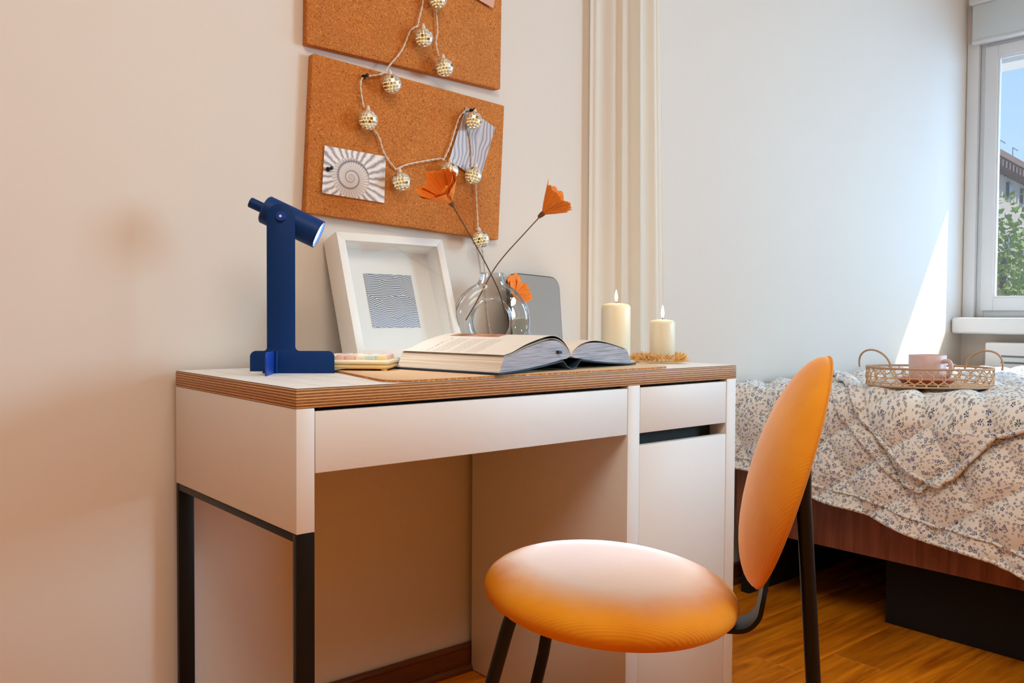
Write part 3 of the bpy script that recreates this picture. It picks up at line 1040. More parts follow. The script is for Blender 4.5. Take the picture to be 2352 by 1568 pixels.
# crossing fin
fo = LO + LX * 0.0425
fn = round_poly(0.075, BH, 0.010, 5, (0, 0, 1, 0))
v, f = prism_geo(fn, fo, LN, (0, 0, 1), LX, -T / 2, T / 2, 0.0005)
mesh_obj('cross_plate', v, f, M['navy2'], lamp, 35)
fn = round_poly(0.060, BH, 0.010, 5, (0, 0, 1, 0))
v, f = prism_geo(fn, fo - LN * T, -LN, (0, 0, 1), LX, -T / 2, T / 2, 0.0005)
mesh_obj('cross_plate', v, f, M['navy2'], lamp, 35)
v, f = lathe_geo([(0, 0), (0.0032, 0), (0.0032, BH), (0, BH)], 14, fo + LX * 0.004 + LN * 0.001)
mesh_obj('plate_sleeve', v, f, M['navy'], lamp, 40)
v, f = prism_geo([(0.0, 0.0), (0.022, 0), (0.022, 0.0035), (0, 0.0035)], LO + LX * 0.001, LX, (0, 0, 1), LN, 0.0, 0.004)
mesh_obj('foot_pad', v, f, M['whitepaint'], lamp)
# head
HA = (LX * cos(radians(25)) + Vector((0, 0, -sin(radians(25))))).normalized()
HR = 0.0262
HC = LO + LX * (SC - 0.004) + Vector((0, 0, HZ + 0.004)) - LN * (HR + T + 0.0015)
h0, h1 = -0.034, 0.074
prof = [(0.0, h0), (HR - 0.003, h0), (HR, h0 + 0.003), (HR, h1), (HR - 0.0012, h1 + 0.0004), (HR - 0.0022, h1), (HR - 0.0022, h1 - 0.014), (0, h1 - 0.014)]
v, f = lathe_geo(prof, 40, HC, HA)
mesh_obj('head', v, f, M['navy'], lamp, 40)
v, f = lathe_geo([(0.0085, h0 - 0.028), (0.0095, h0 - 0.027), (0.0095, h0 + 0.002), (0, h0 + 0.002)], 20, HC, HA)
v2, f2 = lathe_geo([(0, h0 - 0.0282), (0.0088, h0 - 0.0281)], 20, HC, HA)
mesh_obj('cable_gland', *join((v, f), (v2, f2)), M['navy'], lamp, 40)
v, f = lathe_geo([(0, h1 - 0.0120), (HR - 0.0024, h1 - 0.0118), (HR - 0.0024, h1 - 0.004), (HR - 0.006, h1 - 0.0065), (0, h1 - 0.0050)], 32, HC, HA)
lens = mesh_obj('lens', v, f, M['lamp_in'], lamp, 40)
# pivot
pc = LO + LX * SC + Vector((0, 0, HZ + 0.002))
v, f = lathe_geo([(0.0088, 0.0), (0.0088, 0.0035), (0.0080, 0.0045), (0, 0.0045)], 24, pc, LN)
kn = mesh_obj('pivot_knob', v, f, M['navy2'], lamp, 40)
v, f = lathe_geo([(0.0028, 0.0045), (0.0022, 0.0055), (0, 0.0055)], 6, pc, LN)
mesh_obj('screw', v, f, M['radiator'], kn, 40)
v, f = lathe_geo([(0.004, -T - 0.004), (0.004, 0)], 12, pc, LN)
mesh_obj('pivot_pin', v, f, M['navy'], lamp, 40)
add_light('desk_lamp_beam', 'SPOT', tuple(HC + HA * (h1 + 0.004)), tuple(HA), 1.7, (0.96, 0.97, 1.0),
          spot_size=radians(125), spot_blend=0.8, shadow_soft_size=0.02)

# ------------------------------------------------------------------ picture frame (shadow box) leaning on the wall
fx0, fyb, ftl, fw_, fh_, fd_, fyw = 0.3155, -0.0923, 0.3289, 0.2698, 0.2739, 0.0574, 0.0162
FE = Vector((cos(fyw), sin(fyw), 0)); FY = Vector((-sin(fyw), cos(fyw), 0))
FU = Vector((0, 0, cos(ftl))) + FY * sin(ftl)
FF = -FY * cos(ftl) + Vector((0, 0, sin(ftl)))
FO = Vector((fx0, fyb, ZT))
frame = thing('picture_frame', tuple(FO + FE * fw_ / 2), 'deep white box frame leaning on the wall with blue striped art', 'picture frame')
bw = 0.018


def fr_geo(poly, t0, t1, bev=0.0008):
    return prism_geo(poly, FO, FE, FU, FF, t0, t1, bev)


W_, H_ = fw_, fh_
for poly in ([(0, 0), (bw, bw), (bw, H_ - bw), (0, H_)], [(W_, 0), (W_, H_), (W_ - bw, H_ - bw), (W_ - bw, bw)],
             [(0, H_), (bw, H_ - bw), (W_ - bw, H_ - bw), (W_, H_)], [(0, 0), (W_, 0), (W_ - bw, bw), (bw, bw)]):
    v, f = fr_geo(poly, 0.0, fd_)
    mesh_obj('frame_side', v, f, M['whitepaint'], frame, 35)
v, f = fr_geo([(bw, bw), (W_ - bw, bw), (W_ - bw, H_ - bw), (bw, H_ - bw)], 0.002, 0.010, 0)
mesh_obj('mat_board', v, f, M['mat_board'], frame)
v, f = fr_geo([(bw, bw), (W_ - bw, bw), (W_ - bw, H_ - bw), (bw, H_ - bw)], fd_ - 0.008, fd_ - 0.006, 0)
mesh_obj('glass', v, f, M['picglass'], frame)
a0, a1, b0_, b1_ = 0.0765, 0.1990, 0.0800, 0.2020
V = [tuple(FO + FE * u + FU * w + FF * d) for d in (0.0102, 0.0110) for (u, w) in ((a0, b0_), (a1, b0_), (a1, b1_), (a0, b1_))]
mesh_obj('art_print', V, [[4, 5, 6, 7], [0, 1, 5, 4], [1, 2, 6, 5], [2, 3, 7, 6], [3, 0, 4, 7]], M['art'], frame,
         uvs=[(0, 0), (1, 0), (1, 1), (0, 1)] * 2)['label'] = 'blue wavy striped print'

# ------------------------------------------------------------------ desk mat
def round_corners(P, r, n=8):
    out = []
    P = [Vector((p[0], p[1], 0)) for p in P]
    for i, p in enumerate(P):
        a = (P[i - 1] - p).normalized(); b = (P[(i + 1) % len(P)] - p).normalized()
        half = math.acos(max(-1, min(1, a.dot(b)))) / 2
        d = r / math.tan(half)
        c = p + (a + b).normalized() * (r / sin(half))
        s = p + a * d - c; e = p + b * d - c
        for k in range(n + 1):
            t = k / n
            q = (s * sin((1 - t) * (pi - 2 * half)) + e * sin(t * (pi - 2 * half))) / sin(pi - 2 * half)
            out.append((c + q).to_2d()[:])
    return out


ZM = ZT + 0.0045
mp_ = round_corners([(0.158, -0.5165), (0.848, -0.5090), (0.862, -0.215), (0.222, -0.215)], 0.040)
mat_root = thing('desk_mat', (0.5, -0.36, ZT), 'tan desk mat with a cork underside lying under the open book', 'desk mat')
v, f = prism_geo(mp_, (0, 0, ZT + 0.0002), (1, 0, 0), (0, 1, 0), (0, 0, 1), 0, 0.0032)
mesh_obj('cork_layer', v, f, M['corkedge'], mat_root, 35)
v, f = prism_geo(mp_, (0, 0, ZT + 0.0035), (1, 0, 0), (0, 1, 0), (0, 0, 1), 0, 0.0010, 0.0003)
mesh_obj('top_layer', v, f, M['corkmat'], mat_root, 35)

# ------------------------------------------------------------------ open book
BS = Vector((0.983, 0.187, 0)).normalized(); BT = Vector((-BS.y, BS.x, 0))
BO = Vector((0.3705, -0.5200, 0)); BL = 0.252
book = thing('open_book', (0.57, -0.36, ZM), 'thick open hardcover book with navy covers lying on the desk mat', 'book')


def bk(s, t, z):
    return BO + BS * s + BT * t + Vector((0, 0, z))


def cover(s0, z0, s1, z1, name):
    n = 8
    d = (s1 - s0)
    pts = []
    for k in range(n + 1):
        u = k / n
        z = z0 + (z1 - z0) * (u ** 1.5)
        pts.append((s0 + d * u, z))
    poly = pts + [(p[0], p[1] + 0.0030) for p in reversed(pts)]
    v, f = prism_geo(poly, BO - BT * 0.004, BS, (0, 0, 1), BT, 0, BL + 0.008, 0.0008)
    return mesh_obj(name, v, f, M['bookcloth'], book, 35)


cover(-0.002, ZM + 0.0008, 0.1840, 0.7705, 'cover')
cover(0.4460, ZM + 0.0008, 0.2440, 0.7710, 'cover')
sp_pts = [(0.1835, 0.7725), (0.1900, 0.7675), (0.2000, 0.7590), (0.2140, ZM + 0.0010), (0.2280, 0.7590), (0.2380, 0.7675), (0.2445, 0.7730)]
poly = sp_pts + [(p[0], p[1] + 0.0022) for p in reversed(sp_pts)]
v, f = prism_geo(poly, BO - BT * 0.004, BS, (0, 0, 1), BT, 0, BL + 0.008, 0)
mesh_obj('spine', v, f, M['bookcloth'], book, 50)


def block(poly, name, nfore):
    """page block; the first nfore polygon sides are the fore edge"""
    n = len(poly)
    V = [tuple(bk(p[0], t, p[1])) for t in (0.0, BL) for p in poly]
    F = [list(range(n))[::-1], [n + i for i in range(n)]]
    F += [[i, (i + 1) % n, n + (i + 1) % n, n + i] for i in range(n)]
    bm = bmesh.new()
    vs = [bm.verts.new(x) for x in V]
    for q in F:
        bm.faces.new([vs[i] for i in q])
    bmesh.ops.recalc_face_normals(bm, faces=bm.faces)
    v, f = bm_data(bm)
    o = mesh_obj(name, v, f, M['edge_head_shaded'], book)
    me = o.data
    me.materials.append(M['edge_fore']); me.materials.append(M['paper'])
    for i, p in enumerate(me.polygons):
        if i < 2: p.material_index = 0
        elif i - 2 < nfore: p.material_index = 1
        else: p.material_index = 2
    return o


def smooth_poly(pts, per=5):
    return [(p.x, p.z) for p in spline([(a, 0, b) for a, b in pts], per)]


Ltop = smooth_poly([(0.0180, 0.7860), (0.0388, 0.7885), (0.0839, 0.8000), (0.1484, 0.8110), (0.1824, 0.8060), (0.2060, 0.7900), (0.2125, 0.7800)])
Lpoly = [(0.0040, ZM + 0.0042)] + Ltop + [(0.2000, 0.7760), (0.1840, 0.7745), (0.12, 0.7655), (0.06, 0.7600)]
block(Lpoly, 'page_block', 1)
Rtop = smooth_poly([(0.4150, 0.7865), (0.3800, 0.7935), (0.3300, 0.8020), (0.2868, 0.8040), (0.2480, 0.7985), (0.2250, 0.7880), (0.2165, 0.7800)])
Rpoly = [(0.4360, ZM + 0.0042)] + Rtop + [(0.2300, 0.7760), (0.2440, 0.7750), (0.31, 0.7655), (0.37, 0.7600)]
block(Rpoly, 'page_block', 1)


def sheet(prof, name, mat, th=0.0006, t0=0.0, t1=BL, under=None):
    S = smooth_poly(prof, 6)
    n = len(S)
    V, UV = [], []
    for lay in (0, 1):
        for i, (s, z) in enumerate(S):
            for j in range(6):
                t = t0 + (t1 - t0) * j / 5
                V.append(tuple(bk(s, t, z - lay * th))); UV.append((i / (n - 1), j / 5))
    g = grid_faces(n, 6)
    N = n * 6
    F = [q[::-1] for q in g] + [[k + N for k in q] for q in g]
    ring = [i * 6 for i in range(n)] + [(n - 1) * 6 + j for j in range(1, 6)] + [i * 6 + 5 for i in range(n - 2, -1, -1)] + [j for j in range(4, 0, -1)]
    for k in range(len(ring)):
        a, b = ring[k], ring[(k + 1) % len(ring)]
        F.append([a, b, b + N, a + N])
    o = mesh_obj(name, V, F, mat, book, smooth=50, uvs=UV)
    if under is not None:
        o.data.materials.append(under)
        for i in range(len(g), 2 * len(g)):
            o.data.polygons[i].material_index = 1
    return o


sheet([(0.0150, 0.7890), (0.0388, 0.7935), (0.0839, 0.8080), (0.1484, 0.8200), (0.1824, 0.8140), (0.2060, 0.7960), (0.2130, 0.7830)], 'page', M['page'], under=M['purple'])
sheet([(0.0180, 0.7872), (0.0388, 0.7905), (0.0839, 0.8030), (0.1484, 0.8145), (0.1824, 0.8095), (0.2060, 0.7930), (0.2128, 0.7815)], 'page', M['paper'])
sheet([(0.2170, 0.7830), (0.2250, 0.7920), (0.2480, 0.8030), (0.2868, 0.8085), (0.3300, 0.8062), (0.3800, 0.7968), (0.4130, 0.7895)], 'page', M['paper'])
v, f = prism_geo([(0.168, 0.7880), (0.178, 0.7862), (0.1785, 0.7905), (0.1685, 0.7920)], BO, BS, (0, 0, 1), BT, -0.006, 0.01)
mesh_obj('ribbon_marker', v, f, M['bookcloth'], book)

# ------------------------------------------------------------------ keyboard
KX = Vector((0.719, -0.695, 0)); KY = Vector((0.695, 0.719, 0))
KC = Vector((0.281, -0.318, 0))
KW, KD = 0.172, 0.100
kb = thing('keyboard', tuple(KC - KX * KW / 2 + KY * KD / 2 + Vector((0, 0, ZM))), 'small cream keyboard with pastel keycaps between the lamp and the book', 'keyboard')
ko = KC - KX * KW


def kslab(inset, z0, z1, bev, r=0.014):
    poly = [(p[0] + inset, p[1] + inset) for p in round_poly(KW - 2 * inset, KD - 2 * inset, r, 6)]
    return prism_geo(poly, ko, KX, KY, (0, 0, 1), z0, z1, bev)


mesh_obj('lower_case', *kslab(0.0015, ZM + 0.0030, ZM + 0.0110, 0.0035), M['kb2'], kb, 60)
mesh_obj('upper_case', *kslab(0.0, ZM + 0.0112, ZM + 0.0190, 0.0035), M['kb'], kb, 60)
for (u, w) in ((0.012, 0.012), (KW - 0.012, 0.012), (0.012, KD - 0.012), (KW - 0.012, KD - 0.012)):
    v, f = lathe_geo([(0.0, 0.0), (0.006, 0.0), (0.006, 0.0034), (0, 0.0034)], 14, ko + KX * u + KY * w + Vector((0, 0, ZM)))
    mesh_obj('rubber_foot', v, f, M['kb2'], kb, 40)
kcols = ['cap_p', 'cap_w', 'cap_b', 'cap_p', 'cap_p', 'cap_w', 'cap_b', 'cap_y']
sideC = ['cap_y', 'cap_p', 'cap_p', 'cap_p']
cap_meshes = {}
for r_ in range(4):
    for c_ in range(8):
        key = kcols[c_] if r_ == 0 else (sideC[r_] if c_ == 7 else ['cap_w', 'cap_b', 'cap_y', 'cap_p', 'cap_b', 'cap_w', 'cap_p', 'cap_p'][(c_ + r_ * 3) % 8])
        if key not in cap_meshes:
            bm = bmesh.new()
            bmesh.ops.create_cube(bm, size=1.0)
            for vv in bm.verts:
                k_ = 0.0088 if vv.co.z < 0 else 0.0070
                vv.co = (vv.co.x * 2 * k_, vv.co.y * 2 * k_, (vv.co.z + 0.5) * 0.0105)
            bmesh.ops.bevel(bm, geom=list(bm.edges), offset=0.0016, segments=2, affect='EDGES', profile=0.5)
            v, f = bm_data(bm)
            me = bpy.data.meshes.new('keycap')
            me.from_pydata(v, [], f)
            me.materials.append(M[key])
            for q in me.polygons: q.use_smooth = True
            cap_meshes[key] = me
        o = bpy.data.objects.new('keycap', cap_meshes[key])
        p = ko + KX * (KW - 0.0175 - (7 - c_) * 0.0193) + KY * (0.0185 + r_ * 0.0205) + Vector((0, 0, ZM + 0.0175))
        o.location = p - OFF[kb.name]
        o.rotation_euler = (0, 0, atan2(KX.y, KX.x))
        link(o, kb)

# ------------------------------------------------------------------ mirror leaning on the wall
MYW, MTL = 0.10, 0.12
ME = Vector((cos(MYW), sin(MYW), 0)); MN = Vector((sin(MYW) * cos(MTL), -cos(MYW) * cos(MTL), sin(MTL)))
MU = MN.cross(ME) * 1.0
if MU.z < 0: MU = -MU
MRO = 0.035
ME, MU = ME * cos(MRO) - MU * sin(MRO), MU * cos(MRO) + ME * sin(MRO)
MW, MH = 0.185, 0.2035
MTR = Vector((0.9700, -0.030, 0.950))
MO = MTR - ME * MW - MU * MH
MO.z = ZT + 0.0095
mirror = thing('mirror', tuple(MO + ME * MW / 2), 'small rounded tabletop mirror with a thin black edge behind the glass vase', 'mirror')
poly = round_poly(MW, MH, 0.030, 8)
v, f = prism_geo(poly, MO, ME, MU, MN, -0.012, 0.0, 0.0008)
mesh_obj('mirror_rim', v, f, M['blackmetal'], mirror, 35)
inner = [(p[0] + 0.0022, p[1] + 0.0022) for p in round_poly(MW - 0.0044, MH - 0.0044, 0.028, 8)]
v, f = prism_geo(inner, MO, ME, MU, MN, -0.002, 0.0006)
mesh_obj('mirror_glass', v, f, M['mirror'], mirror)

# ------------------------------------------------------------------ ring shaped glass vase
VC = Vector((0.670, -0.128, 0)); VZ = 0.845
VA = Vector((cos(-0.30), sin(-0.30), 0))          # ring direction
VB = Vector((-VA.y, VA.x, 0))
vase = thing('glass_vase', (VC.x, VC.y, ZT), 'clear ring shaped glass vase holding dried orange flowers', 'vase')


def ring_vase():
    Rm, rm = 0.0695, 0.0235
    nu, nv = 72, 28
    V, F = [], []
    for i in range(nu):
        a = 2 * pi * i / nu
        up = max(0.0, sin(a))
        for j in range(nv):
            b = 2 * pi * j / nv
            rr = Rm + rm * cos(b)
            h = rm * 1.05 * sin(b)
            x = rr * cos(a); z = rr * sin(a)
            V.append(tuple(Vector((VC.x, VC.y, VZ)) + VA * x + VB * h + Vector((0, 0, z))))
    for i in range(nu):
        for j in range(nv):
            F.append([i * nv + j, ((i + 1) % nu) * nv + j, ((i + 1) % nu) * nv + (j + 1) % nv, i * nv + (j + 1) % nv])
    bm = bmesh.new()
    vs = [bm.verts.new(p) for p in V]
    for q in F: bm.faces.new([vs[k] for k in q])
    # neck: flattened cone rising from the top of the ring
    prof = [(0.0, 0.052), (0.058, 0.052), (0.052, 0.066), (0.042, 0.078), (0.032, 0.090), (0.0275, 0.100), (0.0265, 0.116), (0.0, 0.116)]
    n = 36
    base = []
    for (r, h) in prof:
        for k in range(n):
            a = 2 * pi * k / n
            yr = min(r, 0.0235 + max(0, (h - 0.085)) * 0.2)
            base.append(bm.verts.new(Vector((VC.x, VC.y, VZ + h)) + VA * max(r, 1e-4) * cos(a) + VB * max(yr, 1e-4) * sin(a)))
    for i in range(len(prof) - 1):
        for k in range(n):
            k2 = (k + 1) % n
            bm.faces.new([base[i * n + k], base[i * n + k2], base[(i + 1) * n + k2], base[(i + 1) * n + k]])
    bmesh.ops.recalc_face_normals(bm, faces=bm.faces)
    me = bpy.data.meshes.new('vase_tmp'); bm.to_mesh(me); bm.free()
    tmp = bpy.data.objects.new('vase_tmp', me); link(tmp)
    md = tmp.modifiers.new('r', 'REMESH'); md.mode = 'VOXEL'; md.voxel_size = 0.0026; md.use_smooth_shade = True
    ms = tmp.modifiers.new('s', 'SMOOTH'); ms.factor = 0.5; ms.iterations = 14
    dg = bpy.context.evaluated_depsgraph_get(); dg.update()
    ev = tmp.evaluated_get(dg); em = ev.to_mesh()
    V = [tuple(x.co) for x in em.vertices]; F = [list(p.vertices) for p in em.polygons]
    ev.to_mesh_clear()
    bpy.data.objects.remove(tmp); bpy.data.meshes.remove(me)
    ztop = VZ + 0.109
    keep = [f_ for f_ in F if all(V[k][2] < ztop for k in f_)]
    zmin = min(v_[2] for v_ in V)
    V = [(a, b, ZT + 0.0006 + max(0, (c - zmin) - 0.0008) if c - zmin < 0.01 else c + (ZT + 0.0002 - zmin)) for a, b, c in V]
    used = sorted({k for q in keep for k in q}); mpk = {k: i for i, k in enumerate(used)}
    V2 = [V[k] for k in used]; F2 = [[mpk[k] for k in q] for q in keep]
    return V2, F2


vv_, ff_ = ring_vase()
vb = mesh_obj('vase_body', vv_, ff_, M['vase'], vase, smooth=180)
lipz = max(q[2] for q in vv_)
lipv = [(VC + VA * 0.0262 * cos(2 * pi * k / 40) + VB * 0.0250 * sin(2 * pi * k / 40)).to_tuple()[:2] + (lipz,) for k in range(40)]
v, f = tube_geo(lipv, 0.0014, 6, closed=True)
mesh_obj('lip', v, f, M['vase'], vase, 180)


# ------------------------------------------------------------------ dried orange flowers
def flower(tip, axis, stem_pts, size, label, npet=6, open_=0.75, seed=1, flat=0.0):
    rnd = random.Random(seed)
    tip, axis = Vector(tip), Vector(axis).normalized()
    fl = thing('dried_flower', tuple(stem_pts[-1]), label, 'flower', 'dried orange flowers in the vase')
    a = Vector((0, 0, 1)) if abs(axis.z) < 0.9 else Vector((1, 0, 0))
    u = (a - axis * a.dot(axis)).normalized(); w = axis.cross(u)
    v, f = lathe_geo([(0.0012, -0.012), (0.0040, -0.010), (0.0056, -0.003), (0.0062, 0.003), (0.0052, 0.008), (0.0, 0.009)], 8, tip, axis)
    mesh_obj('calyx', v, f, M['calyx'], fl, 50)
    for k in range(npet):
        ph = 2 * pi * (k + rnd.uniform(-0.15, 0.15)) / npet
        sp_ = open_ * rnd.uniform(0.85, 1.15)
        ln = size * rnd.uniform(1.0, 1.25)
        wd = rnd.uniform(1.25, 1.6) * 2 * pi / npet
        nu, nv = 11, 15
        V, UV = [], []
        off = rnd.uniform(0, 6)
        for i in range(nu):
            t = i / (nu - 1)
            for j in range(nv):
                s = j / (nv - 1) * 2 - 1
                edge = 1.0 - 0.18 * s * s + 0.05 * sin(s * 7 + off)
                l = ln * t * edge
                prof_r = sp_ * l * (1.30 - 0.45 * t) + 0.004
                prof_h = l * (1.0 - 0.30 * sp_ * t * t) * (1 - flat) + 0.003
                an = ph + s * wd * (0.5 + 0.15 * t)
                cr = 0.0016 * t * sin(s * 13 + off) + 0.003 * t * t * sin(s * 4 + off * 2)
                d = u * cos(an) + w * sin(an)
                V.append(tuple(tip + axis * (prof_h + cr) + d * (prof_r + cr * 0.7)))
                UV.append(((s + 1) / 2, t))
        o = mesh_obj('petal', V, grid_faces(nu, nv), M['petal'], fl, 180, uvs=UV)
        m_ = o.modifiers.new('thick', 'SOLIDIFY'); m_.thickness = 0.0005
    v, f = tube_geo(spline([tuple(p) for p in stem_pts], 8), 0.0014, 7)
    mesh_obj('stem', v, f, M['stem'], fl, 60)
    return fl


def px(u, v, Y):
    """point seen at pixel u,v of the 2352 x 1568 frame, on the plane y = Y (used for measuring positions)"""
    d = _fw + _r2 * ((u - 1176) / 1984.957) - _u2 * ((v - 784) / 1984.957)
    t = (Y - CAMP.y) / d.y
    return CAMP + d * t


def pz(u, v, Z):
    d = _fw + _r2 * ((u - 1176) / 1984.957) - _u2 * ((v - 784) / 1984.957)
    return CAMP + d * ((Z - CAMP.z) / d.z)


c1 = px(1036, 466, -0.150)
flower(c1, px(1006, 424, -0.165) - c1, [c1, px(1068, 520, -0.145), px(1100, 576, -0.138), px(1128, 630, -0.128), px(1150, 680, -0.130), px(1166, 745, -0.132)], 0.064,
       'orange flower opening to the left in front of the cork board', seed=3, open_=0.62)
c2 = px(1245, 492, -0.160)
flower(c2, px(1278, 464, -0.185) - c2, [c2, px(1200, 541, -0.150), px(1160, 585, -0.140), px(1130, 626, -0.124), px(1096, 690, -0.122), px(1070, 735, -0.120)], 0.066,
       'orange flower on the right leaning over the mirror', seed=8, open_=0.66)
c3 = px(1180, 676, -0.100)
flower(c3, Vector((0.20, -0.80, 0.42)), [c3, px(1168, 706, -0.088), px(1170, 750, -0.085), px(1176, 800, -0.083), pz(1178, 822, ZT + 0.002)], 0.032,
       'short orange flower standing behind the right side of the vase', seed=5, open_=1.15, flat=0.35)

# ------------------------------------------------------------------ candles
def candle(x, y, r, h, label, fl=0.030):
    c = thing('pillar_candle', (x, y, ZT), label, 'candle', 'lit pillar candles')
    b = r * 0.22
    prof = [(0.0, 0.0002), (r - 0.001, 0.0002), (r, 0.0015), (r, h - b * 1.6), (r - b * 0.18, h - b * 0.85), (r - b * 0.7, h - b * 0.35), (r - b * 2.0, h - 0.0008), (r * 0.35, h), (r * 0.3, h - 0.0022), (0, h - 0.003)]
    v, f = lathe_geo(prof, 40, (x, y, ZT))
    mesh_obj('wax', v, f, M['wax'], c, 40)
    z = ZT + h
    v, f = tube_geo([(x, y, z - 0.003), (x + 0.0004, y, z + 0.003), (x + 0.0012, y, z + 0.0065)], 0.0009, 6)
    mesh_obj('wick', v, f, M['wick'], c, 60)
    pr = [(0.0, 0.0), (0.0016, 0.002), (0.0030, 0.006), (0.0036, 0.010), (0.0032, 0.016), (0.0020, 0.022), (0.0008, 0.027), (0.0, 0.0295)]
    v, f = lathe_geo([(a * 1.05, b_ * fl / 0.0295) for a, b_ in pr], 14, (x + 0.0008, y, z + 0.0030))
    mesh_obj('flame', v, f, M['flame'], c, 60)
    add_light('candle_glow', 'POINT', (x, y, z + 0.05), (0, 0, -1), 0.12, (1.0, 0.62, 0.28), shadow_soft_size=0.012)
    return c


cA = candle(0.990, -0.212, 0.0355, 0.138, 'taller lit ivory pillar candle beside the open book')
cB = candle(0.985, -0.362, 0.0288, 0.0995, 'shorter lit ivory pillar candle inside the golden straw wreath')

# golden straw wreath: a loop of tufted twine around the shorter candle
wr_ = []
rnd = random.Random(11)
core = []
for k in range(40):
    a = 2 * pi * k / 40
    R = 0.046 + 0.004 * sin(3 * a)
    core.append((0.985 - 0.006 + R * cos(a) * 1.05, -0.362 + 0.002 + R * sin(a) * 1.1, ZT + 0.0065 + 0.002 * sin(5 * a)))
wreath = thing('straw_wreath', (0.979, -0.36, ZT), 'golden bristly straw wreath around the base of the shorter candle', 'wreath')
v, f = tube_geo(core, 0.0040, 8, closed=True)
mesh_obj('core', v, f, M['straw'], wreath, 60)
geos = []
for k in range(760):
    a = rnd.uniform(0, 2 * pi)
    R = 0.046 + 0.004 * sin(3 * a)
    base = Vector((0.979 + R * cos(a) * 1.05, -0.360 + R * sin(a) * 1.1, ZT + 0.006))
    rad = Vector((cos(a), sin(a), 0)); tan = Vector((-sin(a), cos(a), 0))
    el = rnd.uniform(-0.1, 2.2)
    d = (rad * cos(el) + Vector((0, 0, 1)) * abs(sin(el)) + tan * rnd.uniform(-0.6, 1.0)).normalized()
    if d.dot(rad) < 0: d = (d - rad * d.dot(rad) * 0.8).normalized()
    L = rnd.uniform(0.011, 0.023)
    p1 = base + d * L * 0.6; p2 = base + d * L + tan * rnd.uniform(-0.003, 0.003) + Vector((0, 0, -0.001))
    for q in (p1, p2): q.z = max(q.z, ZT + 0.0012)
    geos.append(tube_geo([base, p1, p2], [0.0008, 0.0009, 0.0005], 4))
mesh_obj('bristles', *join(*geos), M['straw'], wreath, 60)['kind'] = 'stuff'

# ------------------------------------------------------------------ curtain
cur = thing('curtain', (1.23, -0.06, 0.0), 'long cream linen curtain hanging in soft folds beside the desk', 'curtain')
nu, nv = 220, 26
V = []
for i in range(nu):
    u = i / (nu - 1)
    for j in range(nv):
        h = j / (nv - 1)
        z = 0.01 + h * 2.54
        xl = 1.092 - 0.004 * h; xr = 1.378 - 0.040 * min(1, max(0, (z - 0.3) / 1.4))
        x = xl + (xr - xl) * u
        ph = u * 2 * pi * 3.6 + 0.5 * sin(u * 9 + 1.0) + (1 - h) * 0.6 * sin(u * 5)
        amp = 0.0135 * (0.75 + 0.35 * sin(u * 11 + 2))
        y = -0.032 - 0.010 * u - amp * sin(ph) - 0.005 * sin(2.3 * ph + 1) * (0.6 + 0.4 * h)
        k_ = min(1.0, u / 0.35); k_ = k_ * k_ * (3 - 2 * k_)
        y = -0.012 + (y + 0.012) * (0.15 + 0.85 * k_)
        x += 0.007 * cos(ph) * (1 if 0.03 < u < 0.97 else 0)
        V.append((x, min(y, -0.0105), z))
co = mesh_obj('curtain_panel', V, grid_faces(nu, nv), M['linen'], cur, 180)
hem = [V[(nu - 1) * nv + j] for j in range(nv)]
v, f = tube_geo(spline(hem, 2), 0.0022, 6)
mesh_obj('side_hem', v, f, M['linen'], cur, 60)
rail = box('curtain_rail', 1.03, 1.34, -0.075, -0.001, 2.55, 2.58, M['pvc'], None, 0.003, center=(1.19, -0.04, 2.55))
tag(rail, 'white curtain rail fixed to the wall above the cream curtain', 'curtain rail')

# ------------------------------------------------------------------ chair
SC_ = Vector((0.440, -0.720, 0.420))
CF = Vector((-0.585, 0.811, 0)).normalized(); CLt = Vector((-CF.y, CF.x, 0)); CB = -CF
chair = thing('chair', (SC_.x, SC_.y, 0), 'orange velvet chair with round cushions and black tubular legs at the desk', 'chair')


def cushion(center, n_, e1, e2, R, top_h, bot_h, name, pt=2.3, ph=0.62):
    """domed round cushion; n_ is the face direction"""
    n_, e1, e2 = n_.normalized(), e1.normalized(), e2.normalized()
    prof = []
    for k in range(13):
        t = k / 12
        r = sin(t * pi / 2)
        prof.append((r, top_h * (1 - r ** pt) ** ph if k < 12 else 0.0))
    for k in range(1, 11):
        t = 1 - k / 10
        r = sin(t * pi / 2)
        prof.append((r, -bot_h * (1 - r ** pt) ** ph))
    n = 72
    V, F = [], []
    for (r, h) in prof:
        for k in range(n):
            a = 2 * pi * k / n
            V.append(tuple(center + (e1 * cos(a) + e2 * sin(a)) * max(r, 1e-4) * R + n_ * h))
    for i in range(len(prof) - 1):
        for k in range(n):
            k2 = (k + 1) % n
            F.append([i * n + k, i * n + k2, (i + 1) * n + k2, (i + 1) * n + k])
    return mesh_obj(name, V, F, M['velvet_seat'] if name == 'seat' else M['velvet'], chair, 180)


tl_ = radians(4.0)
sn = Vector((0, 0, cos(tl_))) + CB * sin(tl_) * 1.0
se1 = CB * cos(tl_) - Vector((0, 0, sin(tl_)))
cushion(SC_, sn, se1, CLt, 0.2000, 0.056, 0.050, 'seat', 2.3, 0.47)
bt = radians(16.5)
BC = Vector((0.612, -0.932, 0.622))
BU = Vector((0, 0, cos(bt))) + CB * sin(bt)
BNf = CF * cos(bt) + Vector((0, 0, sin(bt)))       # front of the backrest
BRr = 0.1830
back = cushion(BC, BNf, BU, CLt, BRr, 0.058, 0.012, 'backrest', 2.2, 0.55)
ringp = [BC - BNf * 0.001 + (BU * cos(2 * pi * k / 64) + CLt * sin(2 * pi * k / 64)) * (BRr - 0.0008) for k in range(64)]
v, f = tube_geo(ringp, 0.0022, 6, closed=True)
mesh_obj('seam_piping', v, f, M['piping_or'], back, 60)
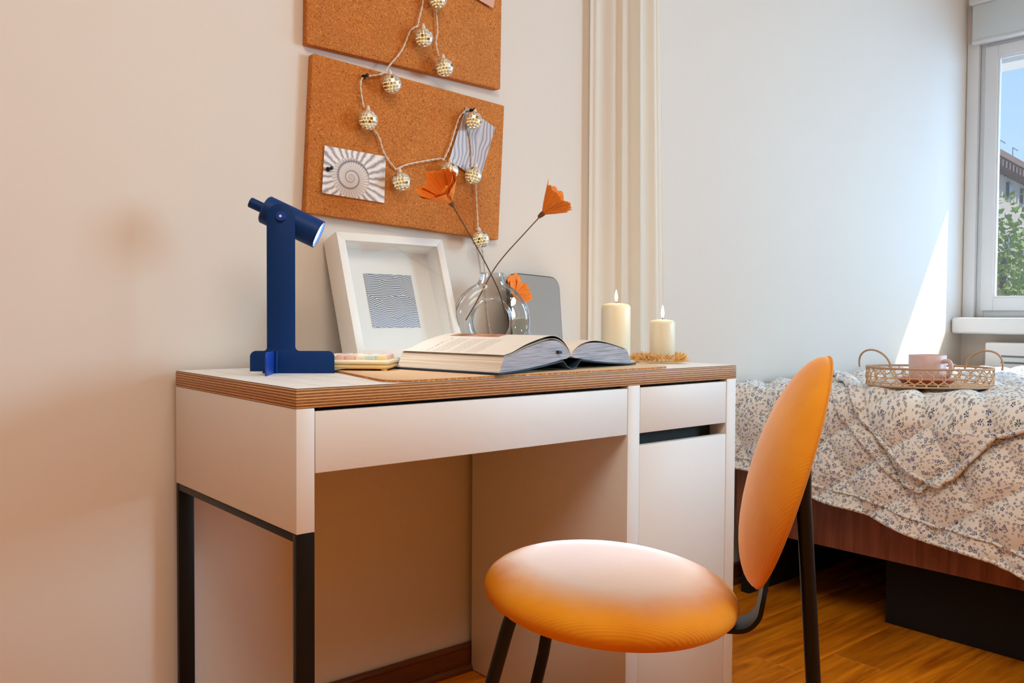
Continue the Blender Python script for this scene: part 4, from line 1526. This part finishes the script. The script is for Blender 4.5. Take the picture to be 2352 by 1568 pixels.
# flat steel bracket from the seat to the backrest
b_low = SC_ + CB * 0.10 + Vector((0, 0, -0.030))
b_mid = SC_ + CB * 0.232 + Vector((0, 0, -0.040))
b_end = BC - BU * 0.168 - BNf * 0.012
path = spline([SC_ + CB * 0.12 + Vector((0, 0, -0.036)), SC_ + CB * 0.175 + Vector((0, 0, -0.0365)), SC_ + CB * 0.207 + Vector((0, 0, -0.0335)), SC_ + CB * 0.226 + Vector((0, 0, -0.016)),
               SC_ + CB * 0.2325 + Vector((0, 0, 0.010)), BC - BU * 0.150 - BNf * 0.013, BC - BU * 0.06 - BNf * 0.014], 8)
wv, th = 0.030, 0.0035
V = []
for i, p in enumerate(path):
    t = (path[min(i + 1, len(path) - 1)] - path[max(i - 1, 0)]).normalized()
    nn = t.cross(CLt).normalized()
    for (a, b) in ((-1, -1), (1, -1), (1, 1), (-1, 1)):
        V.append(tuple(p + CLt * wv * a + nn * th * b))
F = [[i * 4 + k, i * 4 + (k + 1) % 4, i * 4 + 4 + (k + 1) % 4, i * 4 + 4 + k] for i in range(len(path) - 1) for k in range(4)]
F += [[3, 2, 1, 0], [len(V) - 4, len(V) - 3, len(V) - 2, len(V) - 1]]
mesh_obj('back_bracket', V, F, M['blackmetal'], chair, 40)
# tubular legs
near_top = Vector((0.268, -0.690, 0.385))
legs = [
    [px(1196, 1385, -0.712), px(1172, 1424, -0.690) , px(1152, 1490, -0.674), px(1130, 1568, -0.655), None],
    [px(1266, 1390, -0.575), px(1258, 1440, -0.560), px(1248, 1500, -0.543), px(1232, 1568, -0.523), None],
]
for lg in legs:
    a, b = lg[2], lg[3]
    d = (b - a)
    lg[4] = b + d * (b.z / -d.z)
    pts = spline(lg[:3], 8)[:-1] + [lg[2], lg[3], lg[4]]
    v, f = tube_geo(pts, 0.0105, 14)
    mesh_obj('leg', v, f, M['blackmetal'], chair, 50)
rear = []
RL1 = [px(1838, 1085, -0.957), px(1846, 1150, -0.957), px(1868, 1568, -0.958)]
d = RL1[2] - RL1[1]
RL1.append(RL1[2] + d * (RL1[2].z / -d.z))
v, f = tube_geo([BC - BNf * 0.010 + BU * 0.02 + CLt * 0.035] + RL1[1:], 0.0112, 14)
mesh_obj('leg', v, f, M['blackmetal'], chair, 50)
shift = -CLt * 0.16
VD = Vector((0.854, 0.520, 0))
RL2 = [BC - BNf * 0.012 + BU * 0.02 - CLt * 0.045, RL1[1] + VD * 0.10, RL1[2] + VD * 0.16, RL1[3] + VD * 0.20]
v, f = tube_geo(RL2, 0.0112, 14)
mesh_obj('leg', v, f, M['blackmetal'], chair, 50)

# ------------------------------------------------------------------ bed
BX0, BX1, BY0, BY1 = 1.685, 3.28, -2.12, -0.075
bed = thing('bed', ((BX0 + BX1) / 2, (BY0 + BY1) / 2, 0), 'low walnut bed frame under the floral quilt', 'bed')
box('side_rail', BX0, BX0 + 0.03, BY0, BY1, 0.2095, 0.4300, M['walnut'], bed, 0.001)
box('side_rail', BX1 - 0.03, BX1, BY0, BY1, 0.2095, 0.4300, M['walnut'], bed, 0.001)
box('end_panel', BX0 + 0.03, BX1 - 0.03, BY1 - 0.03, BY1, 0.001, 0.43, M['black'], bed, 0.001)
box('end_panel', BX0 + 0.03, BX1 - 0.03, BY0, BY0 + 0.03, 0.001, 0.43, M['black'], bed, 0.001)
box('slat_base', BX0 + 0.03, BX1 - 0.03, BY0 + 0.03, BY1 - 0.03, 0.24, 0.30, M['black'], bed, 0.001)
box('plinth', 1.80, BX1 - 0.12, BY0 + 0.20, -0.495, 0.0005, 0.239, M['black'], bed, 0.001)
box('mattress', BX0 + 0.035, BX1 - 0.035, BY0 + 0.035, BY1 - 0.035, 0.301, 0.600, M['mattress'], bed, 0.04, 4)

# drape surface shared by the quilt and the folded layer on top of it
QE, QZ, QR = 1.715, 0.624, 0.045


def drape(s, y, lift=0.0):
    """s: distance from the upper bed edge, + onto the bed, - down the side"""
    arc_l = QR * pi / 2
    if s >= 0:
        x, z, n = QE + s, QZ, Vector((0, 0, 1))
    elif s > -arc_l:
        a = -s / QR
        x, z = QE - QR * sin(a), QZ - QR + QR * cos(a)
        n = Vector((-sin(a), 0, cos(a)))
    else:
        e = -s - arc_l
        n = Vector((-0.995, 0, 0.10)).normalized()
        x, z = QE - QR - e * 0.12, QZ - QR - e * 0.99
    p = Vector((x, y, z))
    return p + n * lift, n


def quilt_puff(s, y):
    k = 0.115
    a = (s * 0.80 + y * 0.60) / k
    b = (s * -0.55 + y * 0.84) / (k * 1.15)
    pa = abs(sin(pi * a)) ** 0.45; pb = abs(sin(pi * b)) ** 0.45
    return 0.016 * min(pa, pb) + 0.006 * pa * pb


def rumple(s, y):
    top = min(1.0, max(0.0, (s + 0.05) / 0.2))
    r = 0.026 * top * (vnoise(s * 7 + 3, y * 9) - 0.4) + 0.010 * top * abs(sin(y * 17 + 5 * vnoise(s * 4, y * 3)))
    side = 1 - top
    r += side * 0.016 * (vnoise(s * 5 + 11, y * 7) - 0.3) + side * 0.010 * (vnoise(s * 14, y * 15 + 4) - 0.5)
    return r


def hem_len(y):
    z = 0.407 + (y + 0.11) * 0.1806 if y > -0.92 else 0.2607 + (y + 0.92) * 0.05
    z += 0.006 * sin(y * 21)
    arc_l = QR * pi / 2
    return arc_l + (QZ - QR - z) / 0.99


def quilt_mesh(name, rows, cols, fn, parent, thick, base_lift):
    V, UV = [], []
    for i in range(rows):
        for j in range(cols):
            s, y = fn(i / (rows - 1), j / (cols - 1))
            p, n = drape(s, y, base_lift + quilt_puff(s, y) + rumple(s, y))
            V.append(tuple(p)); UV.append((s * 1.0, y * 1.0))
    o = mesh_obj(name, V, grid_faces(rows, cols), M['floral'], parent, 180, uvs=UV)
    return o, V


quilt = thing('quilt', (2.4, -1.1, 0.60), 'floral cream quilt with blue sprigs covering the bed and hanging over its side', 'quilt')


def q1(u, w):
    y = -0.035 - w * 2.08
    s0 = -hem_len(y)
    s1 = BX1 - QE + 0.03
    uu = u * 0.42 / 0.42
    if u < 0.4: s = s0 + (0.02 - s0) * u / 0.4
    else: s = 0.02 + (s1 - 0.02) * (u - 0.4) / 0.6
    return s, y


qo, qv = quilt_mesh('quilt_top', 200, 300, q1, quilt, 0.0, 0.004)
m_ = qo.modifiers.new('thick', 'SOLIDIFY'); m_.thickness = 0.008; m_.offset = -1
v, f = tube_geo([qv[j] for j in range(0, 300, 2)], 0.0055, 8)
v2, f2 = tube_geo([Vector(qv[9 * 300 + j]) + Vector((-0.002, 0, 0)) for j in range(0, 300, 2)], 0.0035, 8)
VV, FF_ = join((v, f), (v2, f2))
mesh_obj('hem_binding', VV, FF_, M['floral'], quilt, 180, uvs=[(p[2] * 1.0, p[1] * 1.0) for p in VV])


# folded layer: its rounded corner hangs over the side of the bed
def s_of_z(z):
    return -(QR * pi / 2 + (QZ - QR - z) / 0.99)


def fold_layer(name, tipz, yl_tip, yr_tip, yl_top, yr_mid, lift, root):
    s_tip = s_of_z(tipz); s_top = 0.55

    def yl(s):
        k = (s - s_tip)
        r = 0.045
        base = yl_tip + (yl_top - yl_tip) * min(1.0, k / (0 - s_tip)) + max(0.0, s) * 0.9
        if k < r: base -= (1 - sqrt(max(0.0, 1 - (1 - k / r) ** 2))) * 0.055
        return min(base, -0.08)

    def yr(s):
        k = (s - s_tip)
        r = 0.05
        t = min(1.0, k / (s_of_z(0.575) - s_tip))
        base = yr_tip + (yr_mid - yr_tip) * t ** 1.15
        k2 = s - s_of_z(0.575)
        if k2 > 0: base -= k2 * 4.0 + (k2 * 9.0) ** 2 * 0.3
        if k < r: base += (1 - sqrt(max(0.0, 1 - (1 - k / r) ** 2))) * 0.050
        return max(base, -2.05)

    def fn(u, w):
        s = s_tip + (s_top - s_tip) * u ** 1.25
        a, b = yl(s), yr(s)
        # denser columns near the left edge where the flap shows
        return s, a + (b - a) * w ** 1.5
    rows, cols = 150, 220
    o, V = quilt_mesh(name, rows, cols, fn, root, 0, lift)
    o.modifiers.new('thick', 'SOLIDIFY').thickness = 0.007
    o.modifiers['thick'].offset = -1
    edge = [V[i * cols] for i in range(rows - 1, 0, -1)] + [V[j] for j in range(0, cols, 4)] + [V[i * cols + cols - 1] for i in range(0, 60)]
    clean = [Vector(edge[0])]
    for e in edge[1:]:
        if (Vector(e) - clean[-1]).length > 0.006: clean.append(Vector(e))
    v, f = tube_geo(clean, 0.0060, 8)
    mesh_obj('edge_binding', v, f, M['floral'], root, 180, uvs=[(p[2] + p[0], p[1]) for p in v])


fold = thing('folded_quilt', (2.3, -1.1, 0.62), 'folded upper layer of the floral quilt with a rounded corner hanging down', 'quilt')
fold_layer('lower_fold', 0.418, -0.620, -0.690, -0.375, -0.74, 0.012, fold)
fold_layer('upper_fold', 0.438, -0.668, -0.735, -0.425, -0.835, 0.024, fold)

# ------------------------------------------------------------------ woven tray, mug, dish on the bed
TZ = QZ + 0.046
TC = Vector((1.838, -0.585, TZ))
TA = Vector((0.700, -0.715, 0)).normalized(); TB = Vector((-TA.y, TA.x, 0))
TRA, TRB, TH_ = 0.158, 0.105, 0.054
tray = thing('woven_tray', tuple(TC), 'oval open-weave rattan tray with two arched handles on the bed', 'tray')


def oval(a, z, k=1.0):
    e = 2.6
    c, s = cos(a), sin(a)
    x = abs(c) ** (2 / e) * (1 if c >= 0 else -1); y = abs(s) ** (2 / e) * (1 if s >= 0 else -1)
    fl = 1.0
    return TC + TA * x * TRA * k * fl + TB * y * TRB * k * fl + Vector((0, 0, z))


def oval_even(n, z, k=1.0):
    raw = [oval(2 * pi * i / 720, z, k) for i in range(721)]
    L = [0]
    for a, b in zip(raw[:-1], raw[1:]): L.append(L[-1] + (b - a).length)
    out, j = [], 0
    for i in range(n):
        d = L[-1] * i / n
        while L[j + 1] < d: j += 1
        out.append(raw[j].lerp(raw[j + 1], (d - L[j]) / max(1e-9, L[j + 1] - L[j])))
    return out


v, f = prism_geo([((p - TC).dot(TA), (p - TC).dot(TB)) for p in oval_even(60, 0, 0.985)], TC, TA, TB, (0, 0, 1), 0.0, 0.004)
mesh_obj('tray_base', v, f, M['rattan'], tray)
for (z, r, nm) in ((TH_ - 0.003, 0.0031, 'rim'), (0.003, 0.0024, 'foot_ring')):
    v, f = tube_geo(oval_even(90, z), r, 8, closed=True)
    mesh_obj(nm, v, f, M['rattan2'], tray, 60)
NK = 30
geos = []
ring_cache = {}


def ringpt(idx, z):
    key = round(z, 4)
    if key not in ring_cache: ring_cache[key] = oval_even(NK * 8, z)
    return ring_cache[key][int(round(idx * 8)) % (NK * 8)]


zs = [0.003, 0.010, 0.018, 0.026, 0.034, 0.043, 0.051]
for k in range(NK):
    for sg in (1, -1):
        pts = [ringpt(k, zs[0]), ringpt(k, zs[1]), ringpt(k + sg * 0.5, zs[2]), ringpt(k + sg * 0.62, zs[3]), ringpt(k + sg * 0.5, zs[4]), ringpt(k + sg * 0.06, zs[5]), ringpt(k, zs[6])]
        pts = [p + (p - TC - Vector((0, 0, p.z - TC.z))).normalized() * (0.0008 * sg) for p in pts]
        geos.append(tube_geo(spline(pts, 3), 0.0017, 5))
for z in (0.0105, 0.026):
    geos.append(tube_geo(oval_even(90, z, 0.995), 0.0016, 5, closed=True))
mesh_obj('lattice', *join(*geos), M['rattan'], tray, 60)
for sg in (-1, 1):
    c = TC + TA * sg * TRA * 0.90
    pts = []
    for k in range(17):
        a = pi * k / 16
        wob = 1.0
        pts.append(c + TA * sg * 0.010 * sin(a) + TB * (0.052 * cos(a)) + TA * (-0.026 * cos(a)) * 1.0 + Vector((0, 0, TH_ - 0.006 + 0.050 * sin(a) ** 0.85)))
    rr = [0.0033 + 0.0005 * (i % 2) for i in range(17 * 3 - 2)]
    sp2 = spline(pts, 3)
    v, f = tube_geo(sp2, [0.0024 + 0.0005 * (i % 2) for i in range(len(sp2))], 7)
    mesh_obj('handle', v, f, M['rattan2'], tray, 60)

MC = TC + TA * (-0.012) + TB * (-0.022) + Vector((0, 0, 0.0125))
dish = lathe_geo([(0.0, 0.0), (0.045, 0.0), (0.062, 0.006), (0.074, 0.016), (0.0725, 0.0175), (0.060, 0.009), (0.045, 0.0035), (0.0, 0.0030)], 36, TC + TA * (-0.012) + TB * (-0.014) + Vector((0, 0, 0.0045)))
tag(mesh_obj('dish', *dish, M['terracotta'], smooth=60, center=tuple(TC + Vector((0, 0, 0.0045)))), 'shallow terracotta orange dish under the pink mug in the tray', 'dish')
mug = thing('mug', tuple(MC), 'pale pink mug standing in the woven tray', 'mug')
R, H = 0.046, 0.074
v, f = lathe_geo([(0, 0), (R - 0.006, 0), (R - 0.001, 0.004), (R, 0.010), (R + 0.001, H - 0.001), (R, H), (R - 0.002, H + 0.0006), (R - 0.0035, H - 0.001), (R - 0.004, 0.012), (R - 0.008, 0.006), (0, 0.006)], 40, MC)
mesh_obj('mug_body', v, f, M['pinkmug'], mug, 50)
hd = (TA * 0.55 - TB * 0.83).normalized()
hp = [MC + hd * (R - 0.001) + Vector((0, 0, H - 0.016)), MC + hd * (R + 0.018) + Vector((0, 0, H - 0.015)), MC + hd * (R + 0.024) + Vector((0, 0, H - 0.032)), MC + hd * (R + 0.016) + Vector((0, 0, 0.022)), MC + hd * (R - 0.001) + Vector((0, 0, 0.018))]
v, f = tube_geo(spline(hp, 8), 0.0058, 10)
mesh_obj('mug_handle', v, f, M['pinkmug'], mug, 60)

# ------------------------------------------------------------------ radiator below the window
rad = thing('radiator', (RX1 - 0.06, -0.9, 0.12), 'white panel radiator below the window sill', 'radiator')
box('radiator_panel', RX1 - 0.105, RX1 - 0.02, -1.55, -0.14, 0.12, 0.755, M['radiator'], rad, 0.008, 3)
for zr in (0.698, 0.672):
    for k in range(11):
        y0 = -0.205 - k * 0.112
        box('vent_slot', RX1 - 0.1065, RX1 - 0.100, y0 - 0.095, y0, zr - 0.004, zr + 0.004, M['slot'], rad, 0.001, 1)
for yy in (-1.35, -0.35):
    box('wall_bracket', RX1 - 0.03, RX1, yy - 0.02, yy + 0.02, 0.2, 0.7, M['radiator'], rad, 0)

# ------------------------------------------------------------------ outside: building, trees, street
gnd = box('ground_outside', 4.5, 60, -30, 40, -6.2, -6.0, M['ground'], None, 0, center=(30, 5, -6.0))
tag(gnd, 'grey street outside the window', kind='structure')
P1 = Vector((18.74, 5.65, 0)); P2 = Vector((20.79, 5.92, 0))
GD = (P2 - P1).normalized(); GN = Vector((GD.y, -GD.x, 0))     # facade direction, normal toward the room
bld = thing('building', tuple(P1 + Vector((0, 0, -6))), 'pale apartment building with a brown bracketed eave across the street', 'building')


def gbox(name, u0, u1, n0, n1, z0, z1, mat, par):
    v, f = prism_geo([(u0, z0), (u1, z0), (u1, z1), (u0, z1)], P1, GD, (0, 0, 1), GN, n0, n1)
    return mesh_obj(name, v, f, mat, par)


gbox('facade', -14, 16, -6, -0.34, -6, 4.14, M['facade'], bld)
gbox('lower_facade', -14, 16, -0.34, -0.28, -6, 1.30, M['brick'], bld)
gbox('roof', -14.4, 16.4, -6.4, 0.0, 4.24, 4.37, M['roof'], bld)
gbox('eave_board', -14.2, 16.2, -0.34, -0.06, 4.18, 4.24, M['roof'], bld)
for k in range(46):
    gbox('eave_bracket', -6 + k * 0.30, -6 + k * 0.30 + 0.12, -0.34, -0.02, 4.06, 4.20, M['roof'], bld)
for k in range(14):
    for (z0, z1) in ((3.62, 3.95), (2.3, 2.75), (0.5, 0.9)):
        gbox('facade_window', -7.05 + k * 1.30, -7.05 + k * 1.30 + 0.32, -0.34, -0.27, z0, z1, M['glassdark'], bld)
for k in range(14):
    u_ = -4 + k * 1.1
    for (a, b) in (((u_, 4.37), (u_, 4.62)), ((u_, 4.62), (u_ + 0.45, 4.62))):
        p0 = P1 + GD * a[0] - GN * 0.1 + Vector((0, 0, a[1])); p1 = P1 + GD * b[0] - GN * 0.1 + Vector((0, 0, b[1]))
        v, f = tube_geo([p0, p1], 0.010, 5)
        mesh_obj('roof_rail', v, f, M['iron'], bld)


def tree(base, h, spread, label, seed, nleaf=4200, trunk_h=None):
    rnd = random.Random(seed)
    base = Vector(base)
    tr = thing('tree', tuple(base), label, 'tree', 'street trees outside the window')
    th = trunk_h or h * 0.45
    v, f = tube_geo([base, base + Vector((0.06, 0.05, th * 0.5)), base + Vector((-0.05, 0.1, th)), base + Vector((0.1, 0, h * 0.8))], [0.17, 0.13, 0.10, 0.03], 8)
    mesh_obj('trunk', v, f, M['bark'], tr, 60)
    tips = []
    for k in range(14):
        a = k * 2.4 + rnd.uniform(-0.3, 0.3)
        z0 = th * rnd.uniform(0.55, 1.2)
        L = spread * rnd.uniform(0.6, 1.0)
        p0 = base + Vector((0, 0.05, z0))
        p1 = p0 + Vector((cos(a) * L * 0.5, sin(a) * L * 0.5, L * 0.35))
        p2 = p0 + Vector((cos(a) * L, sin(a) * L, L * rnd.uniform(0.4, 1.1)))
        v, f = tube_geo(spline([p0, p1, p2], 4), [0.055] * 4 + [0.04] * 4 + [0.015], 6)
        mesh_obj('branch', v, f, M['bark'], tr, 60)
        tips += [p1, p2, (p1 + p2) / 2]
    tips.append(base + Vector((0.1, 0, h * 0.85)))
    tips.append(base + Vector((0, 0, h * 0.95)))
    V, F = [], []
    for k in range(nleaf):
        c = rnd.choice(tips) + Vector((rnd.gauss(0, 1), rnd.gauss(0, 1), rnd.gauss(0, 0.9))) * spread * 0.22
        s = rnd.uniform(0.030, 0.065)
        e1 = Vector((rnd.uniform(-1, 1), rnd.uniform(-1, 1), rnd.uniform(-1, 1))).normalized()
        e2 = e1.cross(Vector((rnd.uniform(-1, 1), rnd.uniform(-1, 1), rnd.uniform(-1, 1)))).normalized()
        n_ = e1.cross(e2)
        b = len(V)
        V += [tuple(c - e1 * s), tuple(c + e2 * s * 0.5 + n_ * s * 0.15), tuple(c + e1 * s), tuple(c - e2 * s * 0.5 + n_ * s * 0.15)]
        F.append([b, b + 1, b + 2, b + 3])
    mesh_obj('foliage', V, F, M['leaf'], tr)['kind'] = 'stuff'
    return tr


tree((11.3, 2.72, -6.0), 8.4, 1.35, 'yellow green street tree at the left edge of the window view', 4, 9000, 6.4)
tree((15.6, 3.95, -6.0), 8.3, 1.2, 'green street tree behind the first one at the right edge of the photo', 9, 7000, 6.2)

# ------------------------------------------------------------------ made-up fixture for the added fill light (out of view)
cl = thing('fill_light_fixture', (-0.3, -2.0, 2.62), 'round unseen fixture above the viewer, added for the fill light', 'ceiling light')  # made-up fixture, not a ceiling light of the room
v, f = lathe_geo([(0.0, 2.66 - 2.62), (0.60, 0.04), (0.62, 0.06), (0.62, 0.08), (0.0, 0.08)], 48, (-0.3, -2.0, 2.62))
mesh_obj('fill_fixture_base', v, f, M['pvc'], cl, 40)
